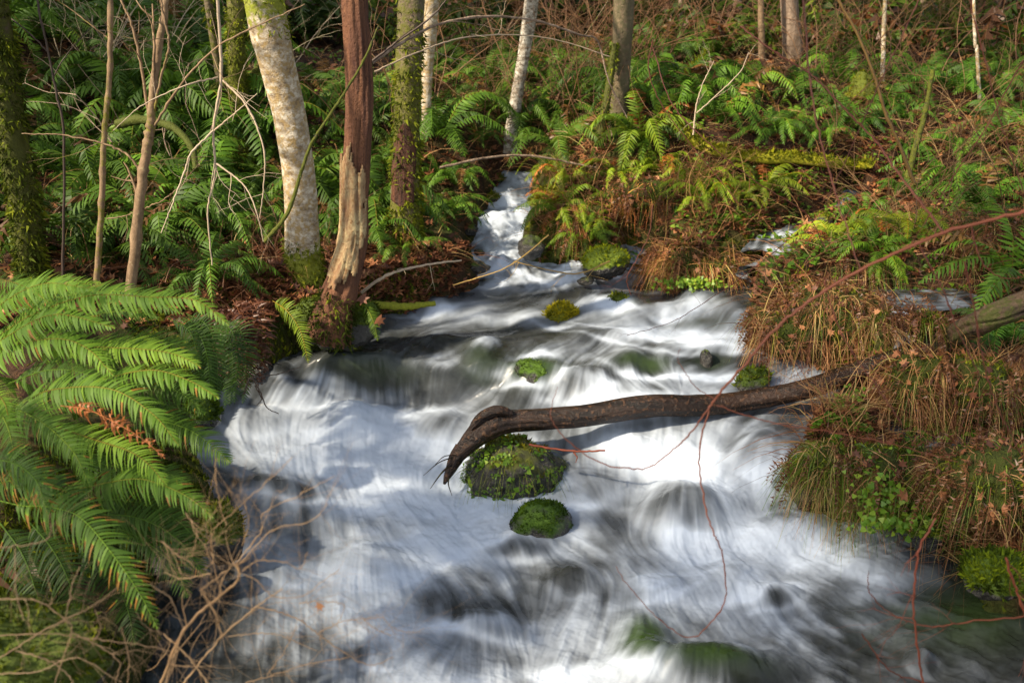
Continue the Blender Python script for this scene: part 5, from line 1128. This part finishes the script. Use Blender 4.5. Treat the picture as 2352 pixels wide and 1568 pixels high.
# ------------------------------------------------------------------ the fallen log over the creek
LY = lambda a, b: min(4.5, float(onground(a, b)[1]) + .01)
P, R = wpath([(1052, 1046, 4.16, 34), (1085, 1010, 4.16, 50), (1128, 975, 4.18, 66), (1178, 966, 4.2, 52), (1260, 962, 4.22, 50), (1345, 955, 4.25, 52), (1489, 933, 4.3, 52), (1597, 932, 4.36, 50), (1705, 921, 4.42, 47), (1849, 894, 4.42, 48), (1957, 858, LY(1957, 884), 46), (2040, 828, LY(2040, 850), 44), (2110, 802, LY(2110, 822), 42)])
Q = catmull(np.c_[P, R], 40); root = empty('fallen_log', tuple(Q[60, :3]), 'wet dark fallen log lying across the creek onto the mossy rock', 'log')
mb = MB(); Vl = ring_tube(mb, Q[:, :3], Q[:, 3], 72, 71, .12, c=(np.linspace(.1, .55, len(Q)) ** 1.2)[:, None], vs=3.5, ridge=.13, rf=3.5); mb.build('trunk', M['wetlog'], root, origin=Q[60, :3])
mb = MB(); rr = np.random.default_rng(8)
Pt, Rt = wpath([(1062, 1030, 4.16, 36), (1048, 1052, 4.15, 33), (1038, 1074, 4.13, 25), (1028, 1094, 4.11, 15), (1020, 1112, 4.09, 5)]); Qt = catmull(np.c_[Pt, Rt], 14); ring_tube(mb, Qt[:, :3], Qt[:, 3], 28, 75, .3, vs=12, ridge=.35, rf=3)
for (x1, y1), (x2, y2), (x3, y3), r1 in [((1044, 1060), (1015, 1085), (988, 1122), .007), ((1040, 1050), (1008, 1062), (972, 1092), .0035), ((1034, 1080), (1030, 1110), (1038, 1138), .005), ((1046, 1045), (1020, 1048), (1000, 1066), .003)]:
    tube(mb, catmull([at(x1, y1, 4.13), at(x2, y2, 4.08), at(x3, y3, 4.04)], 8), np.linspace(r1, .0012, 17), 5, .5)
mb.build('splintered_end', M['wetlog'], root, origin=Q[60, :3])
P, R = wpath([(1175, 950, 4.17, 16), (1148, 944, 4.16, 26), (1122, 950, 4.15, 26), (1098, 966, 4.14, 24), (1080, 985, 4.13, 8)]); Q3 = catmull(np.c_[P, R], 16); mb = MB(); ring_tube(mb, Q3[:, :3], Q3[:, 3], 36, 73, .35, vs=14, ridge=.3, rf=3); mb.build('knot', M['wetlog'], root, origin=Q[60, :3])
cane('broken_twig', 'short broken twig resting on the big mossy rock pointing right', 'twig', [([(1215, 1020, 4.0), (1270, 1030, 3.98), (1330, 1036, 3.95), (1390, 1034, 3.93)], 8, 7), ([(1318, 1038, 3.95), (1325, 1050, 3.94), (1322, 1062, 3.94)], 6, 2)], M['redcane'], seed=210, color=(1.1, .8, .7, 1))
P, R = wpath([(2100, 815, LY(2110, 822), 30), (2180, 775, LY(2180, 795), 50), (2261, 735, 4.2, 58), (2352, 700, 4.15, 62), (2460, 660, 4.1, 62)]); Q3 = catmull(np.c_[P, R], 14); mb = MB(); ring_tube(mb, Q3[:, :3], Q3[:, 3], 48, 74, .15, c=np.full((len(Q3), 1), .45), vs=3, ridge=.25, rf=4)
bl_ = mb.build('fallen_log', M['brownlog'], origin=Q3[0, :3]); tag(bl_, 'thick dull brown log running off the right edge below the fern', 'log')

# ------------------------------------------------------------------ dry grass mounds
def tussock(label, px, py, Y, rx, ry, rz, seed, n, L, straw='straw', color=(1, 1, 1, 1), c=(0, 1), green=0, gcol=(1, 1, 1, 1), leaves=0, w=.0018, base='ground', fall=1.7, fronds=None):
    p = at(px, py, Y); V, Fc = ICO; nz = fbm(V[:, 0] * 1.6 + seed, V[:, 1] * 1.6, V[:, 2] * 1.6, 4, seed) * 2; Pp = V * (1 + .42 * nz)[:, None] * np.array([rx, ry, rz]) + p
    root = empty('grass_tussock', tuple(p), label, 'grass tussock'); rng = np.random.default_rng(seed)
    mb = MB(); mb.add(Pp, Fc, .5 + .5 * nz); mb.build('mound', M[base], root, origin=p)
    ok = np.nonzero((V[:, 2] > -.45) & (V[:, 1] < .75))[0]
    pat = fbm(V[:, 0] * 3, V[:, 1] * 3, V[:, 2] * 3, 3, seed + 5); okp = ok[pat[ok] > -.07]; k = rng.choice(okp, n)
    cd = np.stack([fbm(Pp[k, 0] * 14, Pp[k, 2] * 14, q * 9.0, 2, seed + q) for q in range(3)], 1) * 3.2
    ln = L * np.minimum(rng.exponential(.45, n) + .2, 1.4)
    mb = MB(); blades(mb, Pp[k], nrm(V[k] * np.array([.8, .8, .25]) + cd + rng.normal(0, .42, (n, 3))), ln, w, rng, fall=fall * .9, c=c); o = mb.build('dry_blades', M[straw], root, origin=p); o.color = color
    m3 = n // 12; k = rng.choice(ok, m3); mb = MB(); blades(mb, Pp[k], nrm(rng.normal(0, 1, (m3, 3)) + np.array([0, -.3, .6])), L * rng.uniform(.5, 1.5, m3), w * 1.2, rng, fall=.35, c=(.6, 1)); mb.build('stalks', M['straw'], root, origin=p).color = color
    nf = fronds if fronds is not None else int(150 * rx / .3); mb = MB()
    for q in range(nf):
        i = rng.choice(okp); b_ = Pp[i]; d = nrm(V[i] * np.array([1, 1, .2]) + rng.normal(0, .5, 3)); l = rng.uniform(.07, .15)
        frond(mb, np.array([b_, b_ + d * l * .4 + np.array([0, 0, .02]), b_ + d * l * .7 - np.array([0, 0, l * .4]), b_ + d * l * .8 - np.array([0, 0, l * .9])]), np.array([d[0] * .3, -1, .4]), .022, 12, 1, c0=rng.uniform(.2, .75), cv=.1, curl=.8, wfac=.8, rng=rng, rach=.0012)
    mb.build('dead_fronds', M['fernbrown'], root, origin=p)
    okm = np.nonzero((pat < .0) & (V[:, 1] < .5) & (V[:, 2] > -.8))[0]
    if len(okm) > 20: mb = MB(); fuzz(mb, (Pp[okm], nrm(V[okm])), int(6000 * rx / .2 * .5), .011, rng, c=(.2, .9)); mb.build('moss', M['mossblade'], root, origin=p)
    if green:
        ok2 = np.nonzero((V[:, 2] > .0) & (V[:, 1] < .5))[0]; k = rng.choice(ok2, green); cd = np.stack([fbm(Pp[k, 0] * 14, Pp[k, 2] * 14, q * 9.0, 2, seed + 7 + q) for q in range(3)], 1) * 2.2
        mb = MB(); blades(mb, Pp[k], nrm(V[k] * np.array([1, 1, .5]) + cd + rng.normal(0, .3, (green, 3))), L * rng.uniform(.4, 1.2, green), w, rng, fall=1.8); o = mb.build('green_blades', M['grass'], root, origin=p); o.color = gcol
    if leaves:
        k = rng.choice(ok, leaves); mb = MB(); maple(mb, Pp[k] + V[k] * .02, nrm(V[k] + rng.normal(0, .5, (leaves, 3))), rng.uniform(.011, .030, leaves), rng); mb.build('caught_leaves', M['leaf'], root, origin=p)
    return root
def maple(mb, P, N, R, rng, c=(0, 1)):
    n = len(P); a = nrm(np.cross(N, rng.normal(0, 1, (n, 3)))); b = np.cross(N, a)
    th = np.radians([90, 68, 40, 20, -10, -50, -90, -130, 190, 160, 140, 112]); rr = np.array([1, .5, .95, .45, .8, .4, .35, .4, .8, .45, .95, .5])
    curl = rng.uniform(-.5, .7, n)[:, None, None]
    ring = P[:, None] + R[:, None, None] * rr[None, :, None] * (np.cos(th)[None, :, None] * a[:, None] + np.sin(th)[None, :, None] * b[:, None]) + N[:, None] * (rr ** 2)[None, :, None] * R[:, None, None] * curl
    V = np.concatenate([P[:, None], ring], 1); i = (np.arange(n) * 13)[:, None]; q = np.arange(12)[None]
    f = np.stack([i + 0 * q, i + 1 + q, i + 1 + (q + 1) % 12], -1).reshape(-1, 3); mb.add(V.reshape(-1, 3), f, np.repeat(rng.uniform(c[0], c[1], n), 13))
tussock('big rusty dry grass mound standing in the water right of the main flow', 1885, 745, 4.95, .34, .20, .19, 400, 1800, .20, leaves=120, green=120, gcol=(1, .9, .7, 1), color=(1.05, .95, .9, 1))
tussock('rusty reed mound with yellow moss foot between rill and side cascade', 1600, 605, 6.2, .26, .18, .12, 401, 1700, .20, leaves=60, green=160, color=(1.2, .95, .8, 1))
tussock('grass clump with long green and straw blades hanging beside the wet rock', 1905, 1085, 3.95, .13, .12, .13, 402, 420, .19, green=520, gcol=(.9, 1.05, .6, 1), c=(.5, 1), leaves=6, w=.0018, fall=2.6)
tussock('rust coloured tussock over the right end of the log', 2110, 880, 4.3, .13, .14, .14, 403, 800, .22, leaves=50, green=60, color=(1, .85, .8, 1))
tussock('tan grass clump on the right bank behind the mossy block', 2250, 890, 4.25, .2, .18, .13, 404, 300, .17, leaves=60, green=160, color=(1, .9, .85, 1))
tussock('grass and moss shelf beside the grass clump on the near right bank', 2060, 1085, 3.85, .20, .16, .11, 405, 450, .16, green=420, gcol=(.7, .95, .6, 1), leaves=30, c=(.3, 1), w=.0016)
tussock('dry brown tussock at the right edge of the near bank', 2270, 1110, 3.5, .22, .18, .14, 406, 330, .15, leaves=50, green=160, color=(.8, .75, .75, 1))
tussock('sunlit orange tussock on top of the mound beside the cascade', 1500, 440, 6.9, .42, .3, .12, 407, 1200, .13, leaves=140, green=260, gcol=(1.2, 1.2, .7, 1), color=(1.8, 1.3, .9, 1))  # blade colour raised so the tussock looks sunlit
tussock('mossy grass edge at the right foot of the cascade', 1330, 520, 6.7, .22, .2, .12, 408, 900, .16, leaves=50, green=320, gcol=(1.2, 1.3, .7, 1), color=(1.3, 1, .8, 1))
tussock('small straw tuft leaning over the side fall', 2028, 745, 4.5, .05, .05, .06, 411, 160, .13, leaves=6, green=30)
tussock('mossy grass lump at the right of the side fall', 2118, 745, 4.5, .07, .06, .06, 412, 130, .11, leaves=8, green=80, gcol=(1.1, 1.2, .6, 1))
tussock('dead grass heap below the far right slope by the side pool', 2300, 560, 5.4, .35, .25, .14, 409, 900, .22, leaves=40, green=120, color=(1, .8, .8, 1))
tussock('brown grass bank left of the side pool head', 1990, 610, 5.5, .28, .2, .10, 410, 900, .2, leaves=30, green=260, gcol=(1, 1.3, .6, 1))

# ------------------------------------------------------------------ leaf litter, herbs, moss on the floor
def scatter_px(n, boxes, seed, dmin=.0):
    rng = np.random.default_rng(seed); out = []
    per = n // len(boxes)
    for (x0, y0, x1, y1) in boxes:
        # sample pixel-uniform on the ground by marching many rays at once
        px = rng.uniform(x0, x1, per); py = rng.uniform(y0, y1, per); u = (px - 1176) / F; v = (784 - py) / F; dy = cp + v * sp; dz = -sp + v * cp
        hit = np.zeros(per, bool); pos = np.zeros((per, 3))
        for Y in _Ys[::2]:
            k = Y / dy; z = CAMZ + dz * k; g = G(u * k, np.full(per, Y)); nw = (~hit) & (z < g); pos[nw] = np.stack([u * k, np.full(per, Y), g], 1)[nw]; hit |= nw
            if hit.all(): break
        pos = pos[hit]; keep = ~inside(pos[:, 0], pos[:, 1], POLYW); out.append(pos[keep])
    P = np.concatenate(out); N = np.array([[0, 0, 1.0]]) + rng.normal(0, .35, P.shape); return P, nrm(N), rng
P, N, rng = scatter_px(15000, [(0, 0, 2352, 330), (0, 330, 1150, 760), (1230, 330, 2352, 760), (400, 560, 1080, 760), (1300, 330, 2352, 640), (1850, 820, 2352, 1300)], 500)
mb = MB(); maple(mb, P + np.array([0, 0, .012]), N, rng.uniform(.02, .055, len(P)), rng); o = mb.build('leaf_litter', M['leaf'], smooth=False); tag(o, 'fallen brown maple leaves strewn over both banks', 'leaf litter', kind='stuff')
P, N, rng = scatter_px(16000, [(1230, 150, 2352, 700), (1850, 900, 2352, 1300), (700, 60, 1450, 420), (1230, 380, 2352, 640)], 501)
mb = MB(); nz = fbm(P[:, 0] * 2, P[:, 1] * 2, 0, 3, 9); P = P[nz > .0]; N = N[nz > .0]
leaf_cards(mb, P + np.array([0, 0, 1]) * rng.uniform(.01, .07, len(P))[:, None], nrm(N + np.array([0, -.4, .2])), rng.uniform(.008, .022, len(P)), rng, (0, .8)); o = mb.build('ground_cover', M['herb'], smooth=False); tag(o, 'small green herb leaves covering the slopes', 'ground cover', kind='stuff')
P, N, rng = scatter_px(90000, [(300, 640, 1100, 900), (1180, 380, 1750, 680), (1800, 880, 2352, 1420), (0, 1000, 560, 1568), (1800, 560, 2352, 900)], 502)
d = polydist(P[:, 0], P[:, 1], POLYW); nz = fbm(P[:, 0] * 3, P[:, 1] * 3, 0, 3, 19); ok = (d < .5) & (nz > -.08); P = P[ok]
mb = MB(); n = len(P); fuzz(mb, (P, np.tile([0, -.3, 1.0], (n, 1))), n * 2, .017, rng, c=(.1, .95)); o = mb.build('bank_moss', M['mossblade']); tag(o, 'green moss along the edges of both banks', 'moss', kind='stuff')
# fine dead stems littering slopes
P, N, rng = scatter_px(9000, [(0, 0, 1150, 640), (1150, 0, 2352, 400), (1230, 330, 2352, 760), (1850, 860, 2352, 1350)], 503)
mb = MB(); n = len(P); blades(mb, P, nrm(np.stack([rng.normal(0, 1, n), rng.normal(0, .6, n), rng.uniform(.1, 1.2, n)], 1)), rng.uniform(.1, .5, n), .0022, rng, fall=.5, segs=4); o = mb.build('dead_stems', M['straw']); o.color = (.9, .85, .85, 1); tag(o, 'dead thin stems and dry grass littering the slopes', 'dead grass', kind='stuff')

# single leaves one can point at
def leaf_at(label, px, py, Y, r, nrm_, c, name='fallen_leaf'):
    mb = MB(); p = at(px, py, Y); rg = np.random.default_rng(int(px)); maple(mb, np.array([p]), nrm(np.array([nrm_], float)), np.array([r]), rg, (c, c)); tag(mb.build(name, M['leaf'], origin=p, smooth=False), label, 'leaf')
leaf_at('orange curled leaf caught on the bare bush over the water', 735, 1390, 1.88, .014, (.2, -1, .5), .95)
leaf_at('purplish brown maple leaf below the pale branch by the snag', 832, 685, 4.85, .045, (0, -1, .5), .35)
leaf_at('hanging dark orange leaf over the water beside the small frond', 930 - 60, 735, 4.75, .04, (.2, -1, .1), .6)
leaf_at('large brown maple leaf on the left bank above the dead fronds', 570, 735 - 10, 4.6, .05, (0, -.8, .6), .5)
leaf_at('pale brown leaf lying on the near right bank', 2078, 1138, 3.6, .035, (-.2, -.8, .6), .7)
leaf_at('tan upright leaf on the right bank beyond the mossy block', 2215, 925, 4.2, .05, (-.2, -1, .3), .9)

# green clover-like patches on the near right bank
for k, (lb, px, py, Y, rx, rz, n) in enumerate([('bright green clover patch on the near right bank below the leaf', 2030, 1140, 3.68, .09, .10, 260), ('yellow green leafy patch at the foot of the rusty reed mound', 1590, 650, 5.95, .16, .03, 260), ('bright leafy plants beside the side channel below the red canes', 1960, 590, 5.9, .22, .10, 420), ('low green leafy patch hanging toward the dark water at right', 2070, 1200, 3.6, .12, .04, 160)]):
    p = at(px, py, Y); rg = np.random.default_rng(600 + k); q = p + np.stack([rg.normal(0, rx * .6, n), rg.normal(0, .04, n), rg.normal(0, rz * .6, n)], 1); mb = MB()
    leaf_cards(mb, q, nrm(np.array([0, -.7, .7]) + rg.normal(0, .5, (n, 3))), rg.uniform(.009, .018, n), rg, (.4, 1)); tag(mb.build('leafy_plant', M['herb'], origin=p, smooth=False), lb, 'plant', kind='stuff')
print('ferns', NF[0], 'objects', len(bpy.data.objects))

# unseen evergreens; those on the left are added to shade the creek
def evergreen(x, y, H, r, z0, seed, dens, label):
    rng = np.random.default_rng(seed); g = float(G(x, y)); root = empty('unseen_evergreen', (x, y, g), label, 'tree', 'unseen evergreens around the clearing')
    mb = MB(); tube(mb, np.array([[x, y, g - .1], [x, y, g + H * .5], [x, y, g + H]]), np.array([.16, .1, .02]), 10); mb.build('trunk', M['greybark'], root, origin=(x, y, g))
    n = dens; h = rng.uniform(0, 1, n) ** .8; az = rng.uniform(0, 6.28, n); zz = z0 + (H - z0) * h; rad = r * (1 - h * .75) * rng.uniform(.15, 1, n) ** .6
    keep = fbm(np.cos(az) * 1.5, np.sin(az) * 1.5, zz * .8, 3, seed) > -.06; az, zz, rad, h = az[keep], zz[keep], rad[keep], h[keep]; n = len(az)
    P = np.stack([x + np.cos(az) * rad, y + np.sin(az) * rad, g + zz - rad * .25], 1); mb = MB()
    leaf_cards(mb, P, nrm(rng.normal(0, .5, (n, 3)) + np.array([0, 0, 1])), rng.uniform(.12, .30, n), rng, (0, .6)); mb.build('crown', M['fern'], root, origin=(x, y, g), smooth=False)
evergreen(-8.3, -2.0, 10.5, 2.6, 4.3, 1, 650, 'unseen evergreen added for shade, nearest the viewer on the left')
evergreen(-11.6, 3.2, 12, 2.6, 4.0, 2, 2200, 'unseen evergreen added for shade, farther up the left bank')
evergreen(-8.6, 6.6, 12, 2.0, 5.5, 3, 1300, 'unseen evergreen added for shade, highest up the left bank')

for k, (x, y, H) in enumerate([(-13, 14, 15), (-7, 19, 17), (-1, 22, 18), (5, 22, 18), (10, 19, 17), (15, 15, 16), (13, 8, 14), (-16, 8, 14)]):  # unseen forest upslope, added to block sky from the water's reflections
    evergreen(x, y, H, 3.4, 5.5, 30 + k, 1500, ['unseen evergreen far up the left slope behind the ferns', 'unseen evergreen behind the white alder high on the hill', 'unseen evergreen on the hilltop above the cascade', 'unseen evergreen on the hilltop right of the cascade', 'unseen evergreen on the far right hillside', 'unseen evergreen at the far right beyond the frame', 'unseen evergreen right of the near slope', 'unseen evergreen left of the slope'][k])

# brush carrying on beyond both edges of the view
def brush(n, pick, seed):
    rng = np.random.default_rng(seed); pm = []
    for k in range(4):
        m_ = MB(); clump_mesh(m_, 9, .5, 12, 1, rng, c0=.45, dead=.2); pm.append(m_)
    out = MB(); c = 0
    while c < n:
        x, y = pick(rng)
        if polydist(x, y, POLYW) < .3 or inside(x, y, POLYW) or y < 1.2: continue
        px, py, d = project(x, y, float(G(x, y)))
        if -120 < px < 2470 and py < 1650: continue
        c += 1; p = np.array([x, y, float(G(x, y))]); k = pm[rng.integers(0, 4)]; s_ = rng.uniform(.6, 1.3); a = rng.uniform(0, 6.28); Rm = np.array([[math.cos(a), -math.sin(a), 0], [math.sin(a), math.cos(a), 0], [0, 0, 1]]); nn = 0
        for v_, f_, c_, m_ in zip(k.v, k.f, k.c, k.m): out.add(v_ @ Rm.T * s_ + p, f_ - nn, c_, int(m_[0])); nn += len(v_)
    return out
for sd_, pk in ((1, lambda r: (r.uniform(1.6, 9), r.uniform(1.2, 12))), (2, lambda r: (r.uniform(-9, -1.4), r.uniform(1.2, 12)))):
    o = brush(240, pk, 800 + sd_).build('undergrowth', [M['fern'], M['fernbrown']]); o.color = (.9, .95, .65, 1); tag(o, 'ferny brush covering the banks beyond the edge of the view', 'undergrowth', kind='stuff')
